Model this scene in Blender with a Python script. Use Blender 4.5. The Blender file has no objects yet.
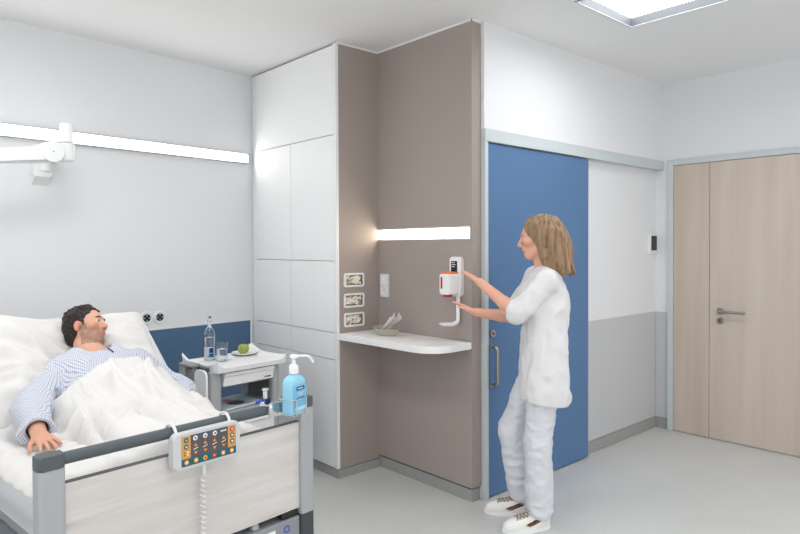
import bpy, bmesh, math, random
import numpy as np
from mathutils import Vector, Matrix

sc = bpy.context.scene
COL = sc.collection
random.seed(4)
PI = math.pi

# ------------------------------------------------------------------ camera
YAW, PITCH, ROLL = 0.8372679, 0.0165784, -0.0040987
fw = Vector((-math.sin(YAW) * math.cos(PITCH), math.cos(YAW) * math.cos(PITCH), -math.sin(PITCH)))
rt = Vector((math.cos(YAW), math.sin(YAW), 0))
up = rt.cross(fw)
rt2 = math.cos(ROLL) * rt + math.sin(ROLL) * up
up2 = -math.sin(ROLL) * rt + math.cos(ROLL) * up
cd = bpy.data.cameras.new('camera')
cam = bpy.data.objects.new('camera', cd)
COL.objects.link(cam)
m = Matrix.Identity(4)
for i in range(3):
    m[i][0], m[i][1], m[i][2] = rt2[i], up2[i], -fw[i]
m.translation = (0, 0, 1.55)
cam.matrix_world = m
cd.sensor_width = 36
cd.lens = 633.728 * 36 / 800
cd.shift_y = -(267 - 257.308) / 800
cd.clip_start = 0.02
sc.camera = cam

# ------------------------------------------------------------------ light and exposure
sc.view_settings.view_transform = 'Standard'
sc.view_settings.look = 'None'
sc.view_settings.gamma = 1.0
sc.view_settings.use_curve_mapping = False
sc.view_settings.exposure = 0.9
CEIL_E = 6.5        # ceiling panels
STRIP_E = 6.5       # wall strip over the bed
NICHE_E = 7.0       # warm slot light in the niche
w = bpy.data.worlds.new('world')
sc.world = w
w.use_nodes = True
bg = w.node_tree.nodes['Background']
bg.inputs[0].default_value = (1.0, 0.995, 0.985, 1)
bg.inputs[1].default_value = 0.72

# ------------------------------------------------------------------ materials
def lin(c):
    return tuple((x / 12.92 if x <= 0.04045 else ((x + 0.055) / 1.055) ** 2.4) for x in (v / 255 for v in c))

def mat(name, rgb, rough=0.5, metal=0.0, spec=0.5, noise=0.0, nscale=40, bump=0.0, bscale=200, trans=0.0, ior=1.45, emit=None, coat=0, sub=0, attr=None, stretch=None):
    M = bpy.data.materials.new(name)
    M.use_nodes = True
    nt = M.node_tree
    b = nt.nodes['Principled BSDF']
    col = lin(rgb) + (1,)
    b.inputs['Base Color'].default_value = col
    b.inputs['Roughness'].default_value = rough
    b.inputs['Metallic'].default_value = metal
    b.inputs['Specular IOR Level'].default_value = spec
    b.inputs['Transmission Weight'].default_value = trans
    b.inputs['IOR'].default_value = ior
    b.inputs['Coat Weight'].default_value = coat
    if sub:
        b.inputs['Subsurface Weight'].default_value = sub
        b.inputs['Subsurface Radius'].default_value = (0.012, 0.005, 0.003)
        b.inputs['Subsurface Scale'].default_value = 0.5
    if emit:
        b.inputs['Emission Color'].default_value = lin(emit[0]) + (1,)
        b.inputs['Emission Strength'].default_value = emit[1]
    tc = nt.nodes.new('ShaderNodeTexCoord')
    vec = tc.outputs['Object']
    if stretch:
        mp = nt.nodes.new('ShaderNodeMapping')
        mp.inputs['Scale'].default_value = stretch
        nt.links.new(vec, mp.inputs['Vector'])
        vec = mp.outputs['Vector']
    src = None
    if attr:
        a = nt.nodes.new('ShaderNodeVertexColor')
        a.layer_name = attr
        src = a.outputs['Color']
        nt.links.new(src, b.inputs['Base Color'])
    if noise:
        n = nt.nodes.new('ShaderNodeTexNoise')
        n.inputs['Scale'].default_value = nscale
        n.inputs['Detail'].default_value = 4
        nt.links.new(vec, n.inputs['Vector'])
        r = nt.nodes.new('ShaderNodeMapRange')
        r.inputs['From Min'].default_value = 0.3
        r.inputs['From Max'].default_value = 0.7
        r.inputs['To Min'].default_value = 1 - noise
        r.inputs['To Max'].default_value = 1 + noise
        nt.links.new(n.outputs['Fac'], r.inputs['Value'])
        mx = nt.nodes.new('ShaderNodeMix')
        mx.data_type = 'RGBA'
        mx.blend_type = 'MULTIPLY'
        mx.inputs['Factor'].default_value = 1
        if src is not None:
            nt.links.new(src, mx.inputs['A'])
        else:
            mx.inputs['A'].default_value = col
        nt.links.new(r.outputs['Result'], mx.inputs['B'])
        nt.links.new(mx.outputs['Result'], b.inputs['Base Color'])
    if bump:
        n2 = nt.nodes.new('ShaderNodeTexNoise')
        n2.inputs['Scale'].default_value = bscale
        n2.inputs['Detail'].default_value = 3
        nt.links.new(vec, n2.inputs['Vector'])
        bp = nt.nodes.new('ShaderNodeBump')
        bp.inputs['Strength'].default_value = bump
        bp.inputs['Distance'].default_value = 0.002
        nt.links.new(n2.outputs['Fac'], bp.inputs['Height'])
        nt.links.new(bp.outputs['Normal'], b.inputs['Normal'])
    return M

def ramp_mat(name, stops, scale, stretch, rough, detail=6, distort=0.0, fine=None, spec=0.4):
    """noise stretched along one axis through a colour ramp (wood grain, speckle)"""
    M = bpy.data.materials.new(name)
    M.use_nodes = True
    nt = M.node_tree
    b = nt.nodes['Principled BSDF']
    b.inputs['Roughness'].default_value = rough
    b.inputs['Specular IOR Level'].default_value = spec
    tc = nt.nodes.new('ShaderNodeTexCoord')
    mp = nt.nodes.new('ShaderNodeMapping')
    mp.inputs['Scale'].default_value = stretch
    nt.links.new(tc.outputs['Object'], mp.inputs['Vector'])
    n = nt.nodes.new('ShaderNodeTexNoise')
    n.inputs['Scale'].default_value = scale
    n.inputs['Detail'].default_value = detail
    n.inputs['Distortion'].default_value = distort
    nt.links.new(mp.outputs['Vector'], n.inputs['Vector'])
    r = nt.nodes.new('ShaderNodeValToRGB')
    el = r.color_ramp.elements
    while len(el) < len(stops):
        el.new(0.5)
    for e, (p, c) in zip(el, stops):
        e.position = p
        e.color = lin(c) + (1,)
    nt.links.new(n.outputs['Fac'], r.inputs['Fac'])
    out = r.outputs['Color']
    if fine:
        mp2 = nt.nodes.new('ShaderNodeMapping')
        mp2.inputs['Scale'].default_value = fine[1]
        nt.links.new(tc.outputs['Object'], mp2.inputs['Vector'])
        n2 = nt.nodes.new('ShaderNodeTexNoise')
        n2.inputs['Scale'].default_value = fine[0]
        n2.inputs['Detail'].default_value = 3
        nt.links.new(mp2.outputs['Vector'], n2.inputs['Vector'])
        rr = nt.nodes.new('ShaderNodeMapRange')
        rr.inputs['From Min'].default_value = 0.3
        rr.inputs['From Max'].default_value = 0.7
        rr.inputs['To Min'].default_value = 1 - fine[2]
        rr.inputs['To Max'].default_value = 1 + fine[2]
        nt.links.new(n2.outputs['Fac'], rr.inputs['Value'])
        mx = nt.nodes.new('ShaderNodeMix')
        mx.data_type = 'RGBA'
        mx.blend_type = 'MULTIPLY'
        mx.inputs['Factor'].default_value = 1
        nt.links.new(out, mx.inputs['A'])
        nt.links.new(rr.outputs['Result'], mx.inputs['B'])
        out = mx.outputs['Result']
    nt.links.new(out, b.inputs['Base Color'])
    return M

def gown_mat():
    M = bpy.data.materials.new('gown_cotton')
    M.use_nodes = True
    nt = M.node_tree
    b = nt.nodes['Principled BSDF']
    b.inputs['Roughness'].default_value = 0.9
    b.inputs['Specular IOR Level'].default_value = 0.1
    tc = nt.nodes.new('ShaderNodeTexCoord')
    mp = nt.nodes.new('ShaderNodeMapping')
    mp.inputs['Rotation'].default_value = (0, math.radians(28), math.radians(45))
    nt.links.new(tc.outputs['Object'], mp.inputs['Vector'])
    sx = nt.nodes.new('ShaderNodeSeparateXYZ')
    nt.links.new(mp.outputs['Vector'], sx.inputs['Vector'])
    def tri(sock, f):
        a = nt.nodes.new('ShaderNodeMath'); a.operation = 'MULTIPLY'; a.inputs[1].default_value = f
        nt.links.new(sock, a.inputs[0])
        s = nt.nodes.new('ShaderNodeMath'); s.operation = 'PINGPONG'; s.inputs[1].default_value = 1.0
        nt.links.new(a.outputs[0], s.inputs[0])
        return s.outputs[0]
    fx, fy = tri(sx.outputs['X'], 260), tri(sx.outputs['Y'], 260)
    mi = nt.nodes.new('ShaderNodeMath'); mi.operation = 'MAXIMUM'
    nt.links.new(fx, mi.inputs[0]); nt.links.new(fy, mi.inputs[1])
    r = nt.nodes.new('ShaderNodeValToRGB')
    r.color_ramp.elements[0].position = 0.62
    r.color_ramp.elements[0].color = lin((216, 219, 225)) + (1,)
    r.color_ramp.elements[1].position = 0.95
    r.color_ramp.elements[1].color = lin((150, 159, 184)) + (1,)
    nt.links.new(mi.outputs[0], r.inputs['Fac'])
    nt.links.new(r.outputs['Color'], b.inputs['Base Color'])
    return M

MT = {}
MT['wall'] = mat('white_wall_paint', (230, 232, 235), 0.75, spec=0.25, bump=0.05, bscale=350)
MT['ceil'] = mat('white_ceiling_paint', (238, 238, 238), 0.85, spec=0.15, bump=0.04, bscale=350)
MT['dado'] = mat('grey_dado_paint', (198, 200, 203), 0.5, spec=0.3, bump=0.04, bscale=350)
MT['taupe'] = mat('taupe_laminate', (163, 152, 146), 0.55, spec=0.3, noise=0.02, nscale=150)
MT['bluewall'] = mat('blue_wall_laminate', (84, 114, 146), 0.5, spec=0.3)
MT['bluedoor'] = mat('blue_door_laminate', (87, 122, 163), 0.42, spec=0.4, noise=0.01, nscale=60)
MT['cab'] = mat('white_cabinet_lacquer', (238, 239, 240), 0.5, spec=0.3)
MT['lampframe'] = mat('grey_lamp_frame', (74, 77, 80), 0.6, spec=0.2)
MT['shadow'] = mat('dark_joint', (70, 70, 70), 0.8)
MT['frame'] = mat('light_grey_metal_frame', (200, 208, 210), 0.45, spec=0.4)
MT['skirt'] = ramp_mat('grey_speckled_skirting', [(0.3, (146, 147, 145)), (0.6, (164, 165, 163)), (0.8, (178, 179, 177))], 160, (1, 1, 1), 0.6)
MT['floor'] = ramp_mat('grey_speckled_linoleum', [(0.25, (196, 197, 194)), (0.5, (207, 208, 205)), (0.66, (209, 210, 207)), (0.76, (222, 223, 221))], 110, (1, 1, 1), 0.38, detail=5, fine=(2.5, (1, 1, 1), 0.03))
MT['wood'] = ramp_mat('light_grey_oak', [(0.25, (193, 177, 163)), (0.5, (203, 188, 175)), (0.75, (211, 198, 187))], 1.3, (7, 7, 0.35), 0.5, distort=0.3, fine=(26, (1.2, 1, 12), 0.03))
MT['pine'] = ramp_mat('white_pine_laminate', [(0.22, (184, 176, 170)), (0.34, (202, 197, 193)), (0.6, (212, 209, 207)), (0.8, (218, 217, 216))], 2.4, (8, 0.8, 11), 0.45, distort=0.5, fine=(12, (3, 1, 30), 0.025))
MT['white'] = mat('white_plastic', (236, 237, 238), 0.4, spec=0.4)
MT['offwhite'] = mat('off_white_plastic', (222, 222, 222), 0.4, spec=0.4)
MT['remote'] = mat('pale_grey_plastic', (200, 203, 206), 0.45)
MT['shelf'] = mat('white_shelf_laminate', (240, 240, 240), 0.35, spec=0.4)
MT['chrome'] = mat('chrome', (215, 216, 218), 0.15, 1.0)
MT['steel'] = mat('brushed_steel', (176, 172, 166), 0.32, 1.0)
MT['alu'] = mat('silver_aluminium', (172, 175, 178), 0.45, 0.25, spec=0.5)
MT['rail'] = mat('dark_grey_plastic', (84, 92, 96), 0.45, spec=0.4)
MT['dark'] = mat('dark_plastic', (66, 70, 74), 0.5)
MT['black'] = mat('black_plastic', (24, 25, 27), 0.35)
MT['screen'] = mat('dark_display_glass', (30, 36, 44), 0.15, spec=0.5)
MT['greybox'] = mat('mid_grey_plastic', (140, 144, 148), 0.45)
MT['linen'] = mat('white_linen', (222, 220, 218), 0.9, spec=0.1, bump=0.15, bscale=700)
MT['sheet'] = mat('bluish_white_sheet', (214, 217, 221), 0.9, spec=0.1, bump=0.15, bscale=700)
MT['gown'] = gown_mat()
MT['skin'] = mat('skin', (214, 160, 138), 0.5, spec=0.35, attr='tone', sub=0.12, noise=0.03, nscale=60)
MT['hairdark'] = mat('dark_brown_hair', (38, 31, 28), 0.5, spec=0.4, noise=0.5, nscale=120, stretch=(1, 1, 0.4))
MT['hairfair'] = mat('dark_blonde_hair', (146, 120, 94), 0.55, spec=0.3, noise=0.42, nscale=70, stretch=(1, 1, 0.10))
MT['eye'] = mat('eye_white', (225, 220, 214), 0.2)
MT['iris'] = mat('eye_iris', (50, 40, 34), 0.2)
MT['tunic'] = mat('white_tunic_cotton', (222, 222, 224), 0.9, spec=0.1, bump=0.1, bscale=600)
MT['trousers'] = mat('white_trouser_cotton', (214, 216, 222), 0.9, spec=0.1, bump=0.1, bscale=600)
MT['leather'] = mat('white_shoe_leather', (238, 236, 232), 0.5)
MT['lace'] = mat('taupe_laces', (158, 142, 124), 0.8)
MT['green'] = mat('dark_green_fabric', (30, 68, 52), 0.7)
MT['red'] = mat('red_plastic', (196, 44, 34), 0.45)
MT['orange'] = mat('orange_plastic', (244, 120, 54), 0.45)
MT['amber'] = mat('amber_panel', (208, 154, 82), 0.5)
MT['amber2'] = mat('amber_button', (238, 158, 52), 0.45)
MT['keydark'] = mat('charcoal_keypad', (84, 82, 88), 0.5)
MT['teal'] = mat('teal_panel', (20, 92, 104), 0.5)
MT['navy'] = mat('navy_print', (26, 42, 92), 0.5)
MT['blueprint'] = mat('blue_print', (32, 84, 190), 0.5)
MT['cyan'] = mat('turquoise_print', (40, 180, 190), 0.5)
MT['skybottle'] = mat('pale_blue_bottle', (146, 204, 230), 0.25, spec=0.5)
MT['skyback'] = mat('sky_blue_label', (120, 188, 222), 0.45)
MT['paleblue'] = mat('pale_blue_print', (186, 218, 232), 0.5)
MT['apple'] = mat('green_apple_skin', (150, 168, 84), 0.35, noise=0.15, nscale=40)
MT['stem'] = mat('brown_stem', (80, 60, 40), 0.8)
MT['plate'] = mat('white_porcelain', (240, 240, 238), 0.15)
MT['pulp'] = mat('grey_paper_pulp', (186, 178, 168), 0.95, spec=0.05, noise=0.08, nscale=90, bump=0.4, bscale=150)
MT['tissue'] = mat('white_tissue', (252, 252, 252), 0.95, spec=0.05)
MT['greenpl'] = mat('green_plastic', (30, 140, 84), 0.4)
MT['glove'] = mat('cream_latex', (240, 234, 220), 0.6, spec=0.3)
MT['boxin'] = mat('beige_box_inside', (196, 188, 172), 0.8)
MT['glass'] = mat('clear_glass', (250, 252, 252), 0.02, trans=1.0, ior=1.45)
MT['water'] = mat('water', (250, 252, 253), 0.0, trans=1.0, ior=1.33)
MT['label'] = mat('white_paper_label', (240, 242, 244), 0.6)
MT['mag'] = ramp_mat('magazine_print', [(0.3, (120, 160, 185)), (0.5, (205, 215, 220)), (0.7, (228, 230, 230))], 9, (1, 1, 1), 0.35)
MT['magdark'] = mat('dark_green_print', (38, 56, 46), 0.4)
MT['magred'] = mat('salmon_print', (196, 110, 92), 0.4)
MT['shelfgrey'] = mat('grey_shelf_plastic', (164, 168, 172), 0.5)
MT['innergrey'] = mat('dark_grey_panel', (128, 128, 130), 0.6)
MT['panel_light'] = mat('ceiling_light_diffuser', (250, 250, 250), 0.5, emit=((252, 253, 255), CEIL_E))
MT['strip_light'] = mat('strip_light_diffuser', (250, 250, 250), 0.5, emit=((255, 253, 250), STRIP_E))
MT['niche_light'] = mat('niche_light_diffuser', (250, 248, 240), 0.5, emit=((255, 240, 216), NICHE_E))

# ------------------------------------------------------------------ frames: W = world, B = along the bed-head wall
BA = 0.1097323534600999
BD = -4.241895202723426
MW = Matrix.Identity(4)
MB = Matrix.Rotation(BA, 4, 'Z') @ Matrix.Translation((BD, 0, 0))
NTH = -2.419937802725032
MN = Matrix.Translation((-2.10, 2.93, 0)) @ Matrix.Rotation(NTH, 4, 'Z')
FR = {'W': MW, 'B': MB, 'N': MN}
BASE = {}

def tag(o, label=None, cat=None, group=None, kind=None):
    if label: o['label'] = label
    if cat: o['category'] = cat
    if group: o['group'] = group
    if kind: o['kind'] = kind
    return o

def thing(name, label, cat, loc, frame='W', group=None, kind=None):
    o = bpy.data.objects.new(name, None)
    o.empty_display_size = 0.05
    COL.objects.link(o)
    o.matrix_world = FR[frame] @ Matrix.Translation(loc)
    BASE[o.name] = (frame, Vector(loc))
    return tag(o, label, cat, group, kind)

class Mesh:
    def __init__(s):
        s.bm = bmesh.new()
    def _add(s, tmp, mx=None):
        if mx is not None:
            bmesh.ops.transform(tmp, matrix=mx, verts=tmp.verts)
        me = bpy.data.meshes.new('t')
        tmp.to_mesh(me)
        tmp.free()
        s.bm.from_mesh(me)
        bpy.data.meshes.remove(me)
        return s
    def box(s, lo, hi, bev=0.0, seg=2, mx=None):
        t = bmesh.new()
        bmesh.ops.create_cube(t, size=1)
        c = [(lo[i] + hi[i]) / 2 for i in range(3)]
        d = [abs(hi[i] - lo[i]) for i in range(3)]
        for v in t.verts:
            v.co = Vector((c[0] + v.co.x * d[0], c[1] + v.co.y * d[1], c[2] + v.co.z * d[2]))
        if bev:
            bmesh.ops.bevel(t, geom=list(t.edges), offset=min(bev, min(d) * 0.49), segments=seg, profile=0.5, affect='EDGES')
        return s._add(t, mx)
    def cyl(s, p0, p1, r0, r1=None, seg=24, bev=0.0):
        r1 = r0 if r1 is None else r1
        p0, p1 = Vector(p0), Vector(p1)
        d = p1 - p0
        t = bmesh.new()
        bmesh.ops.create_cone(t, cap_ends=True, segments=seg, radius1=r0, radius2=r1, depth=d.length)
        if bev:
            es = [e for e in t.edges if any(len(f.verts) > 4 for f in e.link_faces)]
            bmesh.ops.bevel(t, geom=es, offset=bev, segments=2, profile=0.5, affect='EDGES')
        q = Vector((0, 0, 1)).rotation_difference(d.normalized())
        return s._add(t, Matrix.Translation((p0 + p1) / 2) @ q.to_matrix().to_4x4())
    def sph(s, c, r, seg=20, mx=None):
        t = bmesh.new()
        bmesh.ops.create_uvsphere(t, u_segments=seg, v_segments=seg // 2 + 2, radius=1)
        r = (r, r, r) if isinstance(r, (int, float)) else r
        M = Matrix.Translation(c) @ (mx or Matrix.Identity(4)) @ Matrix.Diagonal((*r, 1))
        return s._add(t, M)
    def tube(s, pts, r, seg=10, closed=False, caps=True):
        pts = [Vector(p) for p in pts]
        n = len(pts)
        rings = []
        nrm = None
        for i, p in enumerate(pts):
            a = pts[i - 1] if (i or closed) else p
            b = pts[(i + 1) % n] if (i < n - 1 or closed) else p
            tg = (b - a).normalized()
            if nrm is None:
                nrm = tg.orthogonal().normalized()
            else:
                nrm = (nrm - tg * nrm.dot(tg)).normalized()
            bn = tg.cross(nrm)
            rr = r[i] if isinstance(r, (list, tuple)) else r
            rings.append([s.bm.verts.new(p + rr * (math.cos(2 * PI * k / seg) * nrm + math.sin(2 * PI * k / seg) * bn)) for k in range(seg)])
        for i in range(n if closed else n - 1):
            A, B = rings[i], rings[(i + 1) % n]
            for k in range(seg):
                s.bm.faces.new((A[k], A[(k + 1) % seg], B[(k + 1) % seg], B[k]))
        if caps and not closed:
            s.bm.faces.new(rings[0][::-1])
            s.bm.faces.new(rings[-1])
        return s
    def lathe(s, prof, c=(0, 0, 0), seg=32, mx=None, sx=1.0):
        t = bmesh.new()
        rings = []
        for r, z in prof:
            if r < 1e-6:
                rings.append([t.verts.new((0, 0, z))])
            else:
                rings.append([t.verts.new((r * math.cos(2 * PI * k / seg), sx * r * math.sin(2 * PI * k / seg), z)) for k in range(seg)])
        for A, B in zip(rings, rings[1:]):
            for k in range(seg):
                k2 = (k + 1) % seg
                if len(A) == 1 and len(B) == 1: continue
                if len(A) == 1: t.faces.new((A[0], B[k2], B[k]))
                elif len(B) == 1: t.faces.new((A[k], A[k2], B[0]))
                else: t.faces.new((A[k], A[k2], B[k2], B[k]))
        M = Matrix.Translation(c) @ (mx or Matrix.Identity(4))
        return s._add(t, M)
    def prism(s, poly, z0, z1, bev=0.0, mx=None, seg=2):
        """polygon in xy extruded in z, then placed by mx"""
        t = bmesh.new()
        lo = [t.verts.new((x, y, z0)) for x, y in poly]
        hi = [t.verts.new((x, y, z1)) for x, y in poly]
        n = len(poly)
        t.faces.new(lo[::-1])
        t.faces.new(hi)
        for i in range(n):
            t.faces.new((lo[i], lo[(i + 1) % n], hi[(i + 1) % n], hi[i]))
        if bev:
            es = [e for e in t.edges if abs(e.verts[0].co.z - e.verts[1].co.z) < 1e-9]
            bmesh.ops.bevel(t, geom=es, offset=bev, segments=seg, profile=0.5, affect='EDGES')
        return s._add(t, mx)
    def grid(s, P, closed_u=False):
        """P: array [nu][nv] of points"""
        V = [[s.bm.verts.new(p) for p in row] for row in P]
        nu = len(V)
        for i in range(nu if closed_u else nu - 1):
            A, B = V[i], V[(i + 1) % nu]
            for j in range(len(A) - 1):
                s.bm.faces.new((A[j], B[j], B[j + 1], A[j + 1]))
        return s
    def raw(s, verts, faces):
        me = bpy.data.meshes.new('t')
        me.from_pydata(verts, [], faces)
        s.bm.from_mesh(me)
        bpy.data.meshes.remove(me)
        return s
    def make(s, name, material, parent=None, frame=None, loc=None, angle=38, flip=False):
        bmesh.ops.recalc_face_normals(s.bm, faces=s.bm.faces) if not flip else None
        if parent is not None:
            p, off = parent, Vector((0, 0, 0))
            while p is not None:
                if p.name in BASE:
                    off = BASE[p.name][1]
                    break
                p = p.parent
        else:
            off = Vector(loc or (0, 0, 0))
        bmesh.ops.translate(s.bm, vec=-off, verts=s.bm.verts)
        for f in s.bm.faces: f.smooth = True
        if angle is not None:
            s.bm.normal_update()
            thr = math.radians(angle)
            for e in s.bm.edges:
                if len(e.link_faces) == 2:
                    an = e.calc_face_angle(0)
                    a1, a2 = e.link_faces[0].calc_area(), e.link_faces[1].calc_area()
                    if an > thr or (an > 0.1 and max(a1, a2) > 10 * min(a1, a2)):
                        e.smooth = False
        me = bpy.data.meshes.new(name)
        s.bm.to_mesh(me)
        s.bm.free()
        me.materials.append(material)
        o = bpy.data.objects.new(name, me)
        COL.objects.link(o)
        if parent is not None:
            o.parent = parent
        else:
            o.matrix_world = FR[frame or 'W'] @ Matrix.Translation(off)
            BASE[o.name] = (frame or 'W', off)
        return o

def struct(name, M, material, label, cat, frame='W', loc=None, angle=38):
    return tag(M.make(name, material, frame=frame, loc=loc, angle=angle), label, cat, kind='structure')

def bend(pts, n=6, r=0.02):
    """polyline with rounded corners"""
    pts = [Vector(p) for p in pts]
    out = [pts[0]]
    for a, b, c in zip(pts, pts[1:], pts[2:]):
        d1, d2 = (a - b), (c - b)
        k = min(r, d1.length * 0.49, d2.length * 0.49)
        p, q = b + d1.normalized() * k, b + d2.normalized() * k
        for i in range(n + 1):
            u = i / n
            out.append(p * (1 - u) ** 2 + b * 2 * u * (1 - u) + q * u * u)
    out.append(pts[-1])
    return out

def rrect(x0, y0, x1, y1, r, n=6):
    out = []
    for cx, cy, a0 in ((x1 - r, y1 - r, 0), (x0 + r, y1 - r, 90), (x0 + r, y0 + r, 180), (x1 - r, y0 + r, 270)):
        for i in range(n + 1):
            a = math.radians(a0 + 90 * i / n)
            out.append((cx + r * math.cos(a), cy + r * math.sin(a)))
    return out

def plane_mx(o, ux, uy):
    """local x,y of a drawing -> two 3-D directions; z is their normal"""
    ux, uy = Vector(ux).normalized(), Vector(uy).normalized()
    uz = ux.cross(uy)
    M = Matrix.Identity(4)
    for i in range(3):
        M[i][0], M[i][1], M[i][2], M[i][3] = ux[i], uy[i], uz[i], o[i]
    return M

# ------------------------------------------------------------------ noise and signed-distance modelling
RNG = np.random.RandomState(7)
LAT = RNG.rand(32, 32, 32).astype(np.float32) * 2 - 1

def vnoise(x, y, z):
    xi, yi, zi = np.floor(x).astype(int), np.floor(y).astype(int), np.floor(z).astype(int)
    fx, fy, fz = x - xi, y - yi, z - zi
    fx, fy, fz = fx * fx * (3 - 2 * fx), fy * fy * (3 - 2 * fy), fz * fz * (3 - 2 * fz)
    def L(a, b, c): return LAT[(xi + a) % 32, (yi + b) % 32, (zi + c) % 32]
    c00 = L(0, 0, 0) * (1 - fx) + L(1, 0, 0) * fx
    c10 = L(0, 1, 0) * (1 - fx) + L(1, 1, 0) * fx
    c01 = L(0, 0, 1) * (1 - fx) + L(1, 0, 1) * fx
    c11 = L(0, 1, 1) * (1 - fx) + L(1, 1, 1) * fx
    return (c00 * (1 - fy) + c10 * fy) * (1 - fz) + (c01 * (1 - fy) + c11 * fy) * fz

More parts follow.
